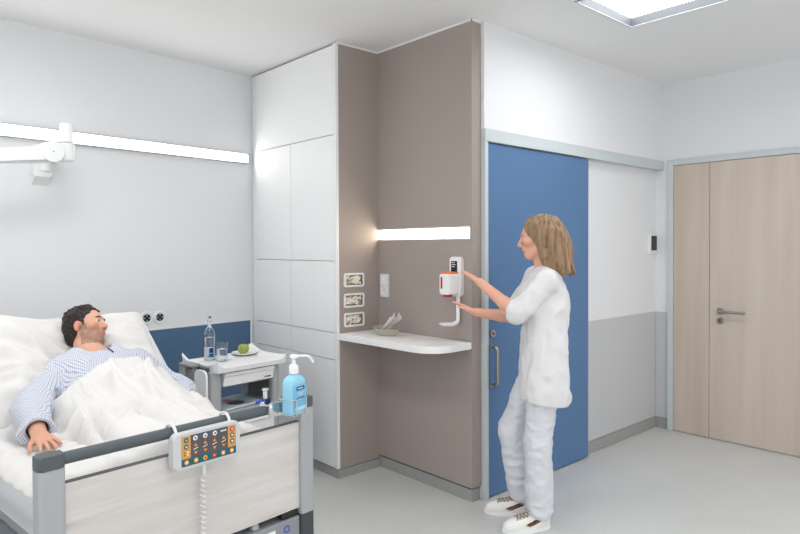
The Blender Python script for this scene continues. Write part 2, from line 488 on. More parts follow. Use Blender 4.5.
class SDF:
    def __init__(s, lo, hi, h):
        s.lo, s.h = np.array(lo, float), h
        s.n = np.ceil((np.array(hi) - s.lo) / h).astype(int) + 1
        s.D = np.full(s.n, 9.0, np.float32)
    def _sl(s, lo, hi):
        a = np.clip(np.floor((np.array(lo) - s.lo) / s.h).astype(int), 0, s.n)
        b = np.clip(np.ceil((np.array(hi) - s.lo) / s.h).astype(int) + 1, 0, s.n)
        if np.any(b <= a): return None, None
        ax = [(s.lo[i] + s.h * np.arange(a[i], b[i])).astype(np.float32) for i in range(3)]
        return tuple(slice(a[i], b[i]) for i in range(3)), np.meshgrid(*ax, indexing='ij', sparse=True)
    def _op(s, sl, d, k, op):
        A = s.D[sl]
        if op == 'u':
            h = np.maximum(k - np.abs(A - d), 0) / max(k, 1e-6)
            s.D[sl] = np.minimum(A, d) - h * h * k * 0.25
        elif op == 's':
            d = -d
            h = np.maximum(k - np.abs(A - d), 0) / max(k, 1e-6)
            s.D[sl] = np.maximum(A, d) + h * h * k * 0.25
    def cap(s, a, b, ra, rb=None, k=0.01, op='u', pad=0.0):
        rb = ra if rb is None else rb
        a, b = np.array(a, float), np.array(b, float)
        R = max(ra, rb) + k + 4 * s.h + pad
        sl, g = s._sl(np.minimum(a, b) - R, np.maximum(a, b) + R)
        if sl is None: return s
        ab = b - a
        L2 = max(ab @ ab, 1e-12)
        t = np.clip(((g[0] - a[0]) * ab[0] + (g[1] - a[1]) * ab[1] + (g[2] - a[2]) * ab[2]) / L2, 0, 1)
        d = np.sqrt((g[0] - a[0] - t * ab[0]) ** 2 + (g[1] - a[1] - t * ab[1]) ** 2 + (g[2] - a[2] - t * ab[2]) ** 2) - (ra + (rb - ra) * t)
        s._op(sl, d, k, op)
        return s
    def ell(s, c, r, k=0.01, R=None, op='u'):
        """R: 3x3 whose columns are the ellipsoid's axes"""
        r = np.array(r, float)
        m = r.max() + k + 4 * s.h
        c = np.array(c, float)
        sl, g = s._sl(c - m, c + m)
        if sl is None: return s
        p = [g[i] - c[i] for i in range(3)]
        if R is not None:
            R = np.array(R)
            p = [p[0] * R[0, j] + p[1] * R[1, j] + p[2] * R[2, j] for j in range(3)]
        k0 = np.sqrt((p[0] / r[0]) ** 2 + (p[1] / r[1]) ** 2 + (p[2] / r[2]) ** 2)
        k1 = np.sqrt((p[0] / r[0] ** 2) ** 2 + (p[1] / r[1] ** 2) ** 2 + (p[2] / r[2] ** 2) ** 2)
        d = k0 * (k0 - 1) / np.maximum(k1, 1e-6)
        s._op(sl, d, k, op)
        return s
    def half(s, p, n, k=0.004, within=None):
        """cut away what lies on the +n side of p (only inside a ball 'within' = (c, r))"""
        p, n = np.array(p, float), np.array(n, float)
        n = n / np.linalg.norm(n)
        if within is None:
            sl, g = s._sl(s.lo, s.lo + s.h * s.n)
        else:
            c, r = np.array(within[0], float), within[1]
            sl, g = s._sl(c - r, c + r)
        d = (g[0] - p[0]) * n[0] + (g[1] - p[1]) * n[1] + (g[2] - p[2]) * n[2]
        if within is not None:
            d = np.where((g[0] - c[0]) ** 2 + (g[1] - c[1]) ** 2 + (g[2] - c[2]) ** 2 < r * r, d, -9)
        s.D[sl] = np.maximum(s.D[sl], d)
        return s
    def wrinkle(s, amp, scale, stretch=(1, 1, 1), seed=0, ridge=False):
        idx = np.nonzero(np.abs(s.D) < amp * 3 + 3 * s.h)
        P = [s.lo[i] + s.h * idx[i] for i in range(3)]
        q = [P[i] / scale * stretch[i] + seed * 3.7 for i in range(3)]
        v = vnoise(*q) + 0.5 * vnoise(*[u * 2.1 + 5 for u in q])
        if ridge: v = 0.5 - np.abs(v) * 1.4
        s.D[idx] -= (amp * v).astype(np.float32)
        return s
    def mesh(s, ax=None):
        D, h = s.D, s.h
        I = D < 0
        nx, ny, nz = [d - 1 for d in D.shape]
        C = [(i, j, k) for i in (0, 1) for j in (0, 1) for k in (0, 1)]
        cnt = np.zeros((nx, ny, nz), np.uint8)
        for i, j, k in C: cnt += I[i:i + nx, j:j + ny, k:k + nz]
        cells = np.argwhere((cnt > 0) & (cnt < 8))
        vid = np.full((nx, ny, nz), -1, np.int32)
        vid[cells[:, 0], cells[:, 1], cells[:, 2]] = np.arange(len(cells))
        val = {c: D[cells[:, 0] + c[0], cells[:, 1] + c[1], cells[:, 2] + c[2]] for c in C}
        acc = np.zeros((len(cells), 3)); num = np.zeros(len(cells))
        for a in C:
            for ax_ in range(3):
                if a[ax_]: continue
                b = list(a); b[ax_] = 1; b = tuple(b)
                va, vb = val[a], val[b]
                x = (va < 0) != (vb < 0)
                t = np.where(x, va / np.where(x, va - vb, 1), 0)
                p = np.zeros((len(cells), 3)); p += a
                p[:, ax_] += t
                acc += np.where(x[:, None], p, 0); num += x
        V = s.lo + h * (cells + acc / num[:, None])
        F = []
        for ax_ in range(3):
            sh = [slice(None)] * 3; sh2 = [slice(None)] * 3
            sh[ax_] = slice(0, -1); sh2[ax_] = slice(1, None)
            A, B = I[tuple(sh)], I[tuple(sh2)]
            e = np.argwhere(A != B)
            o1, o2 = [(1, 2), (2, 0), (0, 1)][ax_]
            ok = (e[:, o1] > 0) & (e[:, o2] > 0) & (e[:, o1] < D.shape[o1] - 1) & (e[:, o2] < D.shape[o2] - 1)
            e = e[ok]
            q = []
            for d1, d2 in ((-1, -1), (0, -1), (0, 0), (-1, 0)):
                c = e.copy(); c[:, o1] += d1; c[:, o2] += d2
                q.append(vid[c[:, 0], c[:, 1], c[:, 2]])
            q = np.stack(q, 1)
            fl = A[e[:, 0], e[:, 1], e[:, 2]]
            q[~fl] = q[~fl][:, ::-1]
            F.append(q)
        return V, np.concatenate(F)

def fast_mesh(name, V, F, material, parent, tone=None, smooth_it=1):
    """numpy vertices and quads -> object under parent (verts already in the parent's frame)"""
    off = np.array(BASE[parent.name][1])
    V = V - off
    # light Laplacian smoothing
    for _ in range(smooth_it):
        acc = np.zeros_like(V); n = np.zeros(len(V))
        for i in range(4):
            j = F[:, (i + 1) % 4]
            np.add.at(acc, F[:, i], V[j]); np.add.at(n, F[:, i], 1)
            np.add.at(acc, j, V[F[:, i]]); np.add.at(n, j, 1)
        V = V * 0.5 + 0.5 * acc / np.maximum(n, 1)[:, None]
    me = bpy.data.meshes.new(name)
    me.vertices.add(len(V)); me.vertices.foreach_set('co', V.astype(np.float32).ravel())
    me.loops.add(len(F) * 4); me.loops.foreach_set('vertex_index', F.astype(np.int32).ravel())
    me.polygons.add(len(F)); me.polygons.foreach_set('loop_start', np.arange(0, len(F) * 4, 4, dtype=np.int32))
    me.polygons.foreach_set('use_smooth', np.ones(len(F), bool))
    me.update(calc_edges=True)
    me.validate()
    me.materials.append(material)
    if tone is not None:
        a = me.color_attributes.new('tone', 'FLOAT_COLOR', 'POINT')
        a.data.foreach_set('color', np.concatenate([tone, np.ones((len(V), 1))], 1).astype(np.float32).ravel())
    o = bpy.data.objects.new(name, me)
    COL.objects.link(o)
    o.parent = parent
    return o

def frame3(f, u):
    """right, forward, up columns from a facing direction and a rough up"""
    f = np.array(f, float); f /= np.linalg.norm(f)
    u = np.array(u, float); u -= f * (u @ f); u /= np.linalg.norm(u)
    return np.stack([np.cross(f, u), f, u], 1)

def head_sdf(S, c, R, sc_=1.0, nose=1.0, jaw=1.0):
    """head in local x right, y forward, z up, origin between the ears"""
    c = np.array(c, float)
    P = lambda x, y, z: c + R @ (np.array([x, y, z]) * sc_)
    e = lambda p, r, k=0.012, op='u': S.ell(P(*p), np.array(r) * sc_, k, R, op)
    cp = lambda a, b, r0, r1=None, k=0.01, op='u': S.cap(P(*a), P(*b), r0 * sc_, (r0 if r1 is None else r1) * sc_, k, op)
    e((0, -0.018, 0.045), (0.074, 0.096, 0.083))
    e((0, 0.030, 0.020), (0.064, 0.066, 0.078), 0.02)
    e((0, 0.030, -0.048), (0.056 * jaw, 0.062, 0.062), 0.02)
    e((0, 0.062, -0.088), (0.030 * jaw, 0.028, 0.024), 0.02)
    for s in (-1, 1):
        cp((s * 0.056 * jaw, -0.002, -0.045), (s * 0.024, 0.062, -0.092), 0.016, 0.016, 0.02)
        e((s * 0.043, 0.062, -0.012), (0.024, 0.026, 0.020), 0.018)
        cp((s * 0.012, 0.090, 0.033), (s * 0.046, 0.074, 0.032), 0.010, 0.009, 0.012)
        e((s * 0.032, 0.098, 0.012), (0.018, 0.014, 0.012), 0.010, 's')
        e((s * 0.032, 0.078, 0.010), (0.0145, 0.0145, 0.0125), 0.003)
        cp((s * 0.021, 0.0905, 0.0185), (s * 0.043, 0.0845, 0.0165), 0.0058, 0.0050, 0.003)
        cp((s * 0.022, 0.0885, 0.0015), (s * 0.042, 0.0835, 0.0030), 0.0050, 0.0045, 0.003)
        e((s * 0.077, -0.008, -0.004), (0.010, 0.020, 0.032), 0.006)
        e((s * 0.086, -0.004, 0.002), (0.006, 0.011, 0.018), 0.004, 's')
        e((s * 0.012, 0.102, -0.030), (0.009, 0.010, 0.008), 0.008)
    cp((0, 0.090, 0.022), (0, 0.110 + 0.006 * nose, -0.022), 0.009, 0.0125, 0.010)
    e((0, 0.090, -0.052), (0.024, 0.012, 0.012), 0.010)
    e((0, 0.0925, -0.0580), (0.022, 0.0085, 0.0045), 0.004)
    e((0, 0.0905, -0.0680), (0.019, 0.0085, 0.0055), 0.004)
    cp((-0.024, 0.097, -0.063), (0.024, 0.097, -0.063), 0.0020, 0.0020, 0.002, 's')
    return P

def head_tone(V, c, R, base, sc_=1.0, stubble=0.0):
    """natural skin colour: lips, cheeks, ears, beard shadow"""
    q = ((V - np.array(c)) @ R) / sc_
    x, y, z = q[:, 0], q[:, 1], q[:, 2]
    T = np.tile(np.array(lin(base)), (len(V), 1))
    near = (np.abs(x) < 0.1) & (np.abs(y) < 0.14) & (z > -0.13) & (z < 0.15)
    def blend(m, col, a):
        m = np.clip(m, 0, 1)[:, None] * a * near[:, None]
        return T * (1 - m) + np.array(lin(col)) * m
    g = lambda *t: np.exp(-sum(((v - c0) / s0) ** 2 for v, c0, s0 in t))
    T = blend(g((np.abs(x), 0.045, 0.02), (z, -0.018, 0.018)) * (y > 0.03), (206, 128, 112), 0.5)
    T = blend(g((x, 0, 0.014), (z, -0.024, 0.014)) * (y > 0.09), (204, 124, 110), 0.5)
    T = blend((np.abs(x) > 0.076) * 1.0 * (y < 0.02), (216, 130, 120), 0.6)
    if stubble:
        b = np.clip((-0.022 - z + (0.03 - np.abs(y - 0.0)) * 0 - np.clip(0.05 - y, 0, 1) * 0.0) / 0.018, 0, 1) * (y > 0.0) * (z > -0.118)
        b = np.maximum(b, np.clip((0.01 - z) / 0.02, 0, 1) * (np.abs(x) > 0.055) * (y > 0.0) * (y < 0.04) * (z > -0.09))
        sp = 0.8 + 0.28 * vnoise(V[:, 0] * 130, V[:, 1] * 130, V[:, 2] * 130)
        T = blend(b * sp, (98, 80, 70), stubble)
    T = blend(g((x, 0, 0.024), (z, -0.063, 0.0125)) * (y > 0.082), (190, 104, 98), 0.85)
    return T

def hand_sdf(S, wrist, f, n, side, size=1.0, curl=0.3, spread=1.0, thumb=1.0, rw=0.026):
    """hand from the wrist along f, back of the hand facing n, thumb on the 'side' (+1: along n x f)"""
    f = np.array(f, float); f /= np.linalg.norm(f)
    n = np.array(n, float); n -= f * (n @ f); n /= np.linalg.norm(n)
    l = np.cross(n, f) * side
    w = np.array(wrist, float)
    P = lambda a, b, c: w + size * (a * f + b * l + c * n)
    # palm
    for b0, b1 in ((0.016, 0.026), (0.004, 0.009), (-0.008, -0.009), (-0.018, -0.027)):
        S.cap(P(0.005, b0, 0), P(0.082 - abs(b1 + 0.004) * 0.25, b1, 0.002), 0.0125 * size, 0.0105 * size, 0.008)
    S.cap(P(0.02, 0.018, -0.006), P(0.05, 0.030, -0.008), 0.013 * size, 0.010 * size, 0.01)
    # fingers
    for b, an, ln in ((0.026, 0.10, 0.066), (0.009, 0.02, 0.075), (-0.009, -0.06, 0.070), (-0.026, -0.16, 0.054)):
        p = np.array([0.080 - abs(b + 0.004) * 0.25, b, 0.002]); a = an * spread
        ang = 0.10
        for seg, fr in enumerate((0.45, 0.30, 0.25)):
            ang -= curl * (0.55 if seg == 0 else 0.8)
            dd = np.array([math.cos(ang) * math.cos(a), math.sin(a), math.sin(ang)])
            q = p + dd * ln * fr
            r0, r1 = (0.0088, 0.0080, 0.0072)[seg], (0.0080, 0.0072, 0.0062)[seg]
            S.cap(P(*p), P(*q), r0 * size, r1 * size, 0.004)
            p = q
    # thumb
    t0, t1, t2, t3 = (0.018, 0.018, -0.004), (0.045, 0.042, -0.010), (0.072, 0.054 * thumb, -0.014), (0.094, 0.057 * thumb, -0.018)
    S.cap(P(*t0), P(*t1), 0.012 * size, 0.0105 * size, 0.008)
    S.cap(P(*t1), P(*t2), 0.0098 * size, 0.009 * size, 0.004)
    S.cap(P(*t2), P(*t3), 0.0088 * size, 0.007 * size, 0.004)
    return P

# ================================================================== THE ROOM
H = 2.905
struct('floor', Mesh().box((-5.2, -2.5, -0.06), (2.2, 5.4, 0)), MT['floor'], 'pale grey speckled linoleum floor of the patient room', 'floor')

PANELS = [(-1.973, 3.087), (-3.35, 0.35), (-1.973, 0.55), (-0.51, 0.55), (-0.51, 3.087)]  # first panel is in view, the others are added light sources
PS = 0.62
xs = sorted({-5.2, 2.2} | {x for x, y in PANELS} | {x + PS for x, y in PANELS})
ys = sorted({-2.5, 5.4} | {y for x, y in PANELS} | {y + PS for x, y in PANELS})
M = Mesh()
for xa, xb in zip(xs, xs[1:]):
    for ya, yb in zip(ys, ys[1:]):
        if not any(x - 1e-4 <= xa and xb <= x + PS + 1e-4 and y - 1e-4 <= ya and yb <= y + PS + 1e-4 for x, y in PANELS):
            M.box((xa, ya, H), (xb, yb, H + 0.10))
struct('ceiling', M, MT['ceil'], 'smooth white ceiling above the whole room', 'ceiling')

M = Mesh().box((-0.12, -1.6, 0), (0, 3.12, H))
struct('wall_left', M, MT['wall'], 'white wall behind the head of the hospital bed', 'wall', frame='B')
M = Mesh().box((0, 0.25, 0.10), (0.008, 2.962, 0.972))
struct('trim_1', M, MT['bluewall'], 'blue protective wall panel behind bed and bedside cabinet', 'wall panel', frame='B')
M = Mesh().box((0, 0.25, 0.972), (0.012, 2.976, 0.986), 0.002).box((0, 2.962, 0.10), (0.012, 2.976, 0.972), 0.002)
struct('trim_2', M, MT['white'], 'thin white edging along the top of the blue wall panel', 'trim', frame='B')
struct('baseboard_left', Mesh().box((0, -1.6, 0), (0.012, 2.97, 0.09), 0.003), MT['skirt'], 'grey skirting at the foot of the bed-head wall', 'skirting', frame='B')

# niche wall in taupe laminate with the slot for its light
M = Mesh()
M.box((-3.43, 2.86, 0.09), (-2.53, 2.945, 1.594)).box((-3.43, 2.86, 1.672), (-2.53, 2.945, H))
M.box((-3.43, 2.90, 1.594), (-2.545, 2.945, 1.672)).box((-2.545, 2.86, 1.594), (-2.53, 2.945, 1.672))
struct('wall_niche', M, MT['taupe'], 'taupe laminate wall of the niche behind the white shelf', 'wall')
M = Mesh().box((-3.45, 2.874, 0), (-2.545, 2.96, 0.075)).box((-3.45, 2.884, 0.075), (-2.552, 2.96, 0.09))
struct('baseboard_niche', M, MT['skirt'], 'recessed grey skirting under the taupe niche wall', 'skirting')
M = Mesh().box((-3.396, 2.853, H - 0.012), (-2.522, 2.86, H), 0.001).box((-2.53, 2.853, H - 0.012), (-2.522, 2.94, H), 0.001)
M.box((-3.40, 2.50, H - 0.012), (-3.393, 2.86, H), 0.001)
struct('trim_3', M, MT['white'], 'thin white ceiling trim along the top of the taupe niche', 'trim')

# wall with the blue sliding door
M = Mesh().box((-2.75, 2.945, 2.262), (-2.505, 5.26, H)).box((-2.75, 2.96, 0), (-2.562, 5.26, 2.262))
struct('wall_back', M, MT['wall'], 'white wall carrying the blue sliding door', 'wall')
struct('trim_4', Mesh().box((-2.562, 2.98, 0.093), (-2.558, 5.25, 0.989)), MT['dado'], 'grey painted lower part of the wall right of the blue door', 'wall panel')
M = Mesh().box((-2.562, 2.98, 0), (-2.548, 5.25, 0.084), 0.002).box((-2.562, 2.98, 0.084), (-2.556, 5.25, 0.093))
struct('baseboard_back', M, MT['skirt'], 'grey speckled skirting between blue door and corner', 'skirting')
M = Mesh().box((-2.562, 2.945, 2.186), (-2.494, 5.245, 2.264), 0.003)
struct('trim_5', M, MT['frame'], 'long light grey sliding rail cover above the blue door', 'door rail')
M = Mesh().box((-2.562, 2.945, 0), (-2.505, 2.985, 2.186), 0.003).box((-2.505, 2.945, 0), (-2.496, 2.966, 2.186), 0.002)
struct('trim_6', M, MT['frame'], 'light grey upright metal jamb left of the blue door', 'door frame')

door = struct('door_1', Mesh().box((-2.550, 2.99, 0.010), (-2.512, 4.114, 2.18), 0.002), MT['bluedoor'], 'tall blue sliding door with a steel bow handle', 'door')
M = Mesh().tube(bend([(-2.512, 3.018, 0.930), (-2.462, 3.018, 0.930), (-2.462, 3.018, 0.700), (-2.512, 3.018, 0.700)], 6, 0.045), 0.011, 14)
for z in (0.930, 0.700):
    M.cyl((-2.512, 3.018, z), (-2.506, 3.018, z), 0.019, bev=0.002)
M.make('bow_handle', MT['steel'], door)
M = Mesh().cyl((-2.512, 3.026, 1.015), (-2.504, 3.026, 1.015), 0.025, seg=32, bev=0.002)
lk = M.make('lock_rose', MT['steel'], door)
Mesh().cyl((-2.504, 3.026, 1.015), (-2.5025, 3.026, 1.015), 0.008).make('keyhole', MT['black'], lk)

# wall with the oak door
struct('wall_right', Mesh().box((-2.75, 5.25, 0), (2.2, 5.40, H)), MT['wall'], 'white wall around the pale oak double door', 'wall')
struct('trim_7', Mesh().box((-2.556, 5.246, 0.093), (-2.447, 5.25, 0.989)), MT['dado'], 'narrow grey painted strip between corner and oak door', 'wall panel')
M = Mesh().box((-2.546, 5.236, 0), (-2.447, 5.25, 0.084), 0.002).box((-2.554, 5.244, 0.084), (-2.447, 5.25, 0.093))
struct('baseboard_right', M, MT['skirt'], 'short grey skirting between corner and oak door frame', 'skirting')
M = Mesh().box((-2.445, 5.222, 0), (-2.399, 5.25, 2.262), 0.003).box((-2.399, 5.222, 2.217), (-0.75, 5.25, 2.262), 0.003).box((-0.796, 5.222, 0), (-0.75, 5.25, 2.217), 0.003)
struct('trim_8', M, MT['frame'], 'light grey metal frame around the oak door', 'door frame')
door2 = struct('door_2', Mesh().box((-2.105, 5.230, 0.012), (-0.80, 5.249, 2.213), 0.001), MT['wood'], 'pale oak double door with a steel lever handle', 'door')
Mesh().box((-2.396, 5.230, 0.012), (-2.109, 5.249, 2.213), 0.001).make('fixed_leaf', MT['wood'], door2)
M = Mesh().cyl((-2.022, 5.230, 1.03), (-2.022, 5.221, 1.03), 0.026, seg=32, bev=0.002)
M.tube(bend([(-2.022, 5.222, 1.03), (-2.022, 5.172, 1.03), (-1.822, 5.172, 1.03)], 6, 0.022), 0.0105, 14)
M.make('lever_handle', MT['steel'], door2)
lk = Mesh().cyl((-2.022, 5.230, 0.955), (-2.022, 5.221, 0.955), 0.026, seg=32, bev=0.002).make('lock_rose', MT['steel'], door2)
Mesh().box((-2.026, 5.219, 0.944), (-2.018, 5.2212, 0.968), 0.001).make('keyhole', MT['black'], lk)

# ------------------------------------------------------------------ ceiling lights
def ceiling_light(x, y, label, group):
    t = thing('ceiling_light', label, 'light', (x + PS / 2, y + PS / 2, H), group=group)
    M = Mesh()
    b = 0.012
    for lo, hi in (((x, y), (x + b, y + PS)), ((x + PS - b, y), (x + PS, y + PS)), ((x + b, y), (x + PS - b, y + b)), ((x + b, y + PS - b), (x + PS - b, y + PS))):
        M.box((lo[0], lo[1], H - 0.0045), (hi[0], hi[1], H + 0.085))
    M.make('recess_liner', MT['lampframe'], t)
    M = Mesh()
    for lo, hi in (((x, y), (x + b, y + PS)), ((x + PS - b, y), (x + PS, y + PS)), ((x + b, y), (x + PS - b, y + b)), ((x + b, y + PS - b), (x + PS - b, y + PS))):
        M.box((lo[0], lo[1], H - 0.006), (hi[0], hi[1], H - 0.0045))
    M.make('frame', MT['frame'], t)
    Mesh().box((x + b, y + b, H + 0.050), (x + PS - b, y + PS - b, H + 0.08)).make('diffuser', MT['panel_light'], t)
ceiling_light(*PANELS[0], 'square glowing ceiling light over the floor before the blue door', 'square ceiling lights')
for p, l in zip(PANELS[1:], ('above the hospital bed', 'above the foot of the bed', 'above the viewer, bed side', 'above the viewer, door side')):  # unseen panels, added to light the room
    ceiling_light(*p, 'added unseen square ceiling light ' + l, 'square ceiling lights')

# ------------------------------------------------------------------ lights on the walls
t = thing('wall_light', 'long thin white strip light across the wall above the bed', 'light', (0, 1.6, 2.249), 'B')
M = Mesh().box((0, 0.25, 2.209), (0.030, 2.955, 2.2125)).box((0, 0.25, 2.2825), (0.030, 2.955, 2.289)).box((0, 2.940, 2.2125), (0.030, 2.955, 2.2825)).box((0, 0.25, 2.2125), (0.006, 2.940, 2.2825))
M.make('housing', MT['alu'], t)
Mesh().box((0.006, 0.25, 2.223), (0.024, 2.930, 2.273), 0.003).make('diffuser', MT['strip_light'], t)

t = thing('niche_light', 'warm white slot light set into the taupe niche wall', 'light', (-2.97, 2.86, 1.63))
M = Mesh().box((-3.398, 2.856, 1.589), (-2.536, 2.868, 1.598)).box((-3.398, 2.856, 1.668), (-2.536, 2.868, 1.677)).box((-2.545, 2.856, 1.598), (-2.536, 2.868, 1.668))
M.make('frame', MT['alu'], t)
Mesh().box((-3.395, 2.880, 1.602), (-2.549, 2.895, 1.664)).make('diffuser', MT['niche_light'], t)

# ------------------------------------------------------------------ built-in cabinet
cab = thing('built_in_cabinet', 'tall white built-in cabinet with flush handleless doors and a taupe side', 'cabinet', (-3.95, 2.68, 0))
Mesh().box((-4.46, 2.521, 0.068), (-3.425, 2.86, 2.895)).make('body', MT['offwhite'], cab)
Mesh().box((-4.535, 2.513, 0.068), (-4.466, 2.55, 2.895), 0.001).make('filler_strip', MT['cab'], cab)
Mesh().box((-3.428, 2.498, 0.068), (-3.402, 2.522, 2.897), 0.001).make('edge_board', MT['white'], cab)
g = 0.0022
cols = ((-4.462, -3.957), (-3.957, -3.430))
rows = (0.068, 0.795, 0.977, 1.457, 2.298)
Mesh().box((cols[0][0] + g, 2.500, 2.298 + g), (cols[1][1] - g, 2.520, 2.890), 0.001).make('top_door', MT['cab'], cab)
for a, b in cols:
    for za, zb in zip(rows, rows[1:]):
        Mesh().box((a + g, 2.500, za + g), (b - g, 2.520, zb - g), 0.001).make('drawer_front' if zb == 0.977 else 'door', MT['cab'], cab)
# taupe side with three openings
HOLES = [(1.285, 1.368), (1.147, 1.231), (1.017, 1.100)]
YA, YB = 2.562, 2.723
M = Mesh()
M.box((-3.420, 2.522, 0.068), (-3.400, YA, H - 0.012)).box((-3.420, YB, 0.068), (-3.400, 2.860, H - 0.012))
zs = [0.068] + [v for h in sorted(HOLES) for v in h] + [H - 0.012]
for za, zb in zip(zs[0::2], zs[1::2]):
    M.box((-3.420, YA, za), (-3.400, YB, zb))
M.make('side_panel', MT['taupe'], cab)
M = Mesh().box((-4.46, 2.508, 0), (-3.404, 2.872, 0.060)).box((-4.46, 2.516, 0.060), (-3.412, 2.86, 0.068))
M.make('plinth', MT['skirt'], cab)

# glove dispensers in the taupe side
WH = ('topmost', 'middle', 'lowest')
for i, (za, zb) in enumerate(HOLES):
    t = thing('glove_dispenser', f'{WH[i]} of the three white-framed glove openings in the taupe cabinet side', 'dispenser', (-3.40, (YA + YB) / 2, za), group='glove dispensers in the cabinet side')
    def ring(inset, x0, x1):
        o = rrect(YA - 0.006, za - 0.006, YB + 0.006, zb + 0.006, 0.016)
        n = rrect(YA + inset, za + inset, YB - inset, zb - inset, 0.010)
        vs = [(x0, *p) for p in o] + [(x0, *p) for p in n] + [(x1, *p) for p in o] + [(x1, *p) for p in n]
        k = len(o)
        fs = []
        for j in range(k):
            j2 = (j + 1) % k
            fs += [(j, j2, k + j2, k + j), (2 * k + j, 3 * k + j, 3 * k + j2, 2 * k + j2), (j, 2 * k + j, 2 * k + j2, j2), (k + j, k + j2, 3 * k + j2, 3 * k + j)]
        return Mesh().raw(vs, fs)
    ring(0.007, -3.400, -3.394).make('frame', MT['white'], t)
    M = Mesh().box((-3.424, YA + 0.001, za + 0.001), (-3.4215, YB - 0.001, zb - 0.001))
    M.make('box_front', MT['boxin'], t)
    # crumpled gloves poking out
    S = SDF((-3.424, YA + 0.004, za + 0.006), (-3.378, YB - 0.004, zb - 0.004), 0.0028)
    rg = np.random.RandomState(20 + i)
    for k in range(34):
        y = YA + 0.018 + rg.rand() * 0.122
        z = za + 0.016 + rg.rand() * 0.048
        S.cap((-3.412, y, z), (-3.400 + rg.rand() * 0.006, y + (rg.rand() - .5) * 0.05, z + (rg.rand() - .5) * 0.03), 0.0085, 0.0045, 0.001)
    S.wrinkle(0.0025, 0.012, seed=i)
    t2 = thing('latex_gloves', f'bunch of crumpled cream gloves in the {WH[i]} opening of the taupe cabinet side', 'gloves', (-3.404, (YA + YB) / 2, za + 0.01), group='gloves in the cabinet side')
    V, F = S.mesh()
    fast_mesh('glove', V, F, MT['glove'], t2)

# ------------------------------------------------------------------ shelf in the niche
pts = [(-3.399, 2.858), (-3.399, 2.508), (-2.70, 2.525)]
for k in range(9):
    a = math.radians(-90 + 10 * k + 10)
    pts.append((-2.68 + 0.145 * math.cos(a), 2.67 + 0.145 * math.sin(a)))
pts += [(-2.533, 2.68), (-2.533, 2.858)]
M = Mesh().prism(pts, 0.932, 0.975, 0.004)
tag(M.make('wall_shelf', MT['shelf'], loc=(-2.97, 2.86, 0.932)), 'white wall shelf with one rounded corner in the taupe niche', 'shelf')

# kidney dish with tissue
KZ = 0.9755
KC = np.array([-3.14, 2.70])
ang = math.radians(-14)
def kidney(u, rho):
    """bean outline: u angle, rho 0..1"""
    x = 0.128 * math.cos(u)
    y = 0.064 * math.sin(u) * (1.0 if math.sin(u) < 0 else 0.92)
    y -= 0.030 * (1 - (x / 0.128) ** 2) * 1.0 - 0.018
    x, y = x * rho, (y + 0.004) * rho
    return KC[0] + x * math.cos(ang) - y * math.sin(ang), KC[1] + x * math.sin(ang) + y * math.cos(ang)
prof = [(0.0, 0.004), (0.55, 0.004), (0.72, 0.008), (0.84, 0.025), (0.93, 0.044), (1.05, 0.047), (1.06, 0.044), (0.96, 0.040), (0.87, 0.021), (0.75, 0.003), (0.6, 0.0), (0.0, 0.0)]
NU = 40
P = [[(*kidney(2 * PI * i / NU, r), KZ + z) for r, z in prof] for i in range(NU)]
M = Mesh().grid(P, closed_u=True)
bmesh.ops.remove_doubles(M.bm, verts=M.bm.verts, dist=1e-5)
tag(M.make('kidney_dish', MT['pulp'], loc=(KC[0], KC[1], KZ)), 'grey paper pulp kidney dish on the white shelf', 'dish')
# tissue: a pleated, folded sheet standing out of the dish
nu_, nv_ = 26, 22
P = []
for i in range(nu_):
    u = i / (nu_ - 1)
    row = []
    for j in range(nv_):
        v = j / (nv_ - 1)
        wdt = 0.036 + 0.040 * u
        fold = 0.008 * math.sin(v * 14 + u * 2) * (0.4 + u) + 0.004 * math.sin(v * 33 + 3 * u)
        x = -0.045 + 0.165 * u + 0.010 * math.sin(v * 9) * u
        y = (v - 0.5) * 2 * wdt * 0.62
        z = 0.014 + 0.085 * u + 0.055 * u * u * (1 - 0.75 * abs(math.sin(v * 7.5 + .6))) + fold * 0.6
        row.append((KC[0] + x, KC[1] - 0.01 + y - 0.2 * x * 0.3 + fold * 0.5, KZ + z))
    P.append(row)
M = Mesh().grid(P)
bmesh.ops.solidify(M.bm, geom=M.bm.faces[:], thickness=0.0012)
tag(M.make('paper_tissue', MT['tissue'], loc=(KC[0], KC[1], KZ + 0.02), angle=60), 'crumpled white tissue standing in the kidney dish', 'tissue')
M = Mesh().cyl((KC[0] - 0.078, KC[1] - 0.012, KZ + 0.022), (KC[0] - 0.050, KC[1] - 0.02, KZ + 0.034), 0.0085, bev=0.002)
tag(M.make('needle_cap', MT['greenpl'], loc=(KC[0] - 0.06, KC[1] - 0.015, KZ + 0.02)), 'small green plastic cap lying in the kidney dish', 'cap')

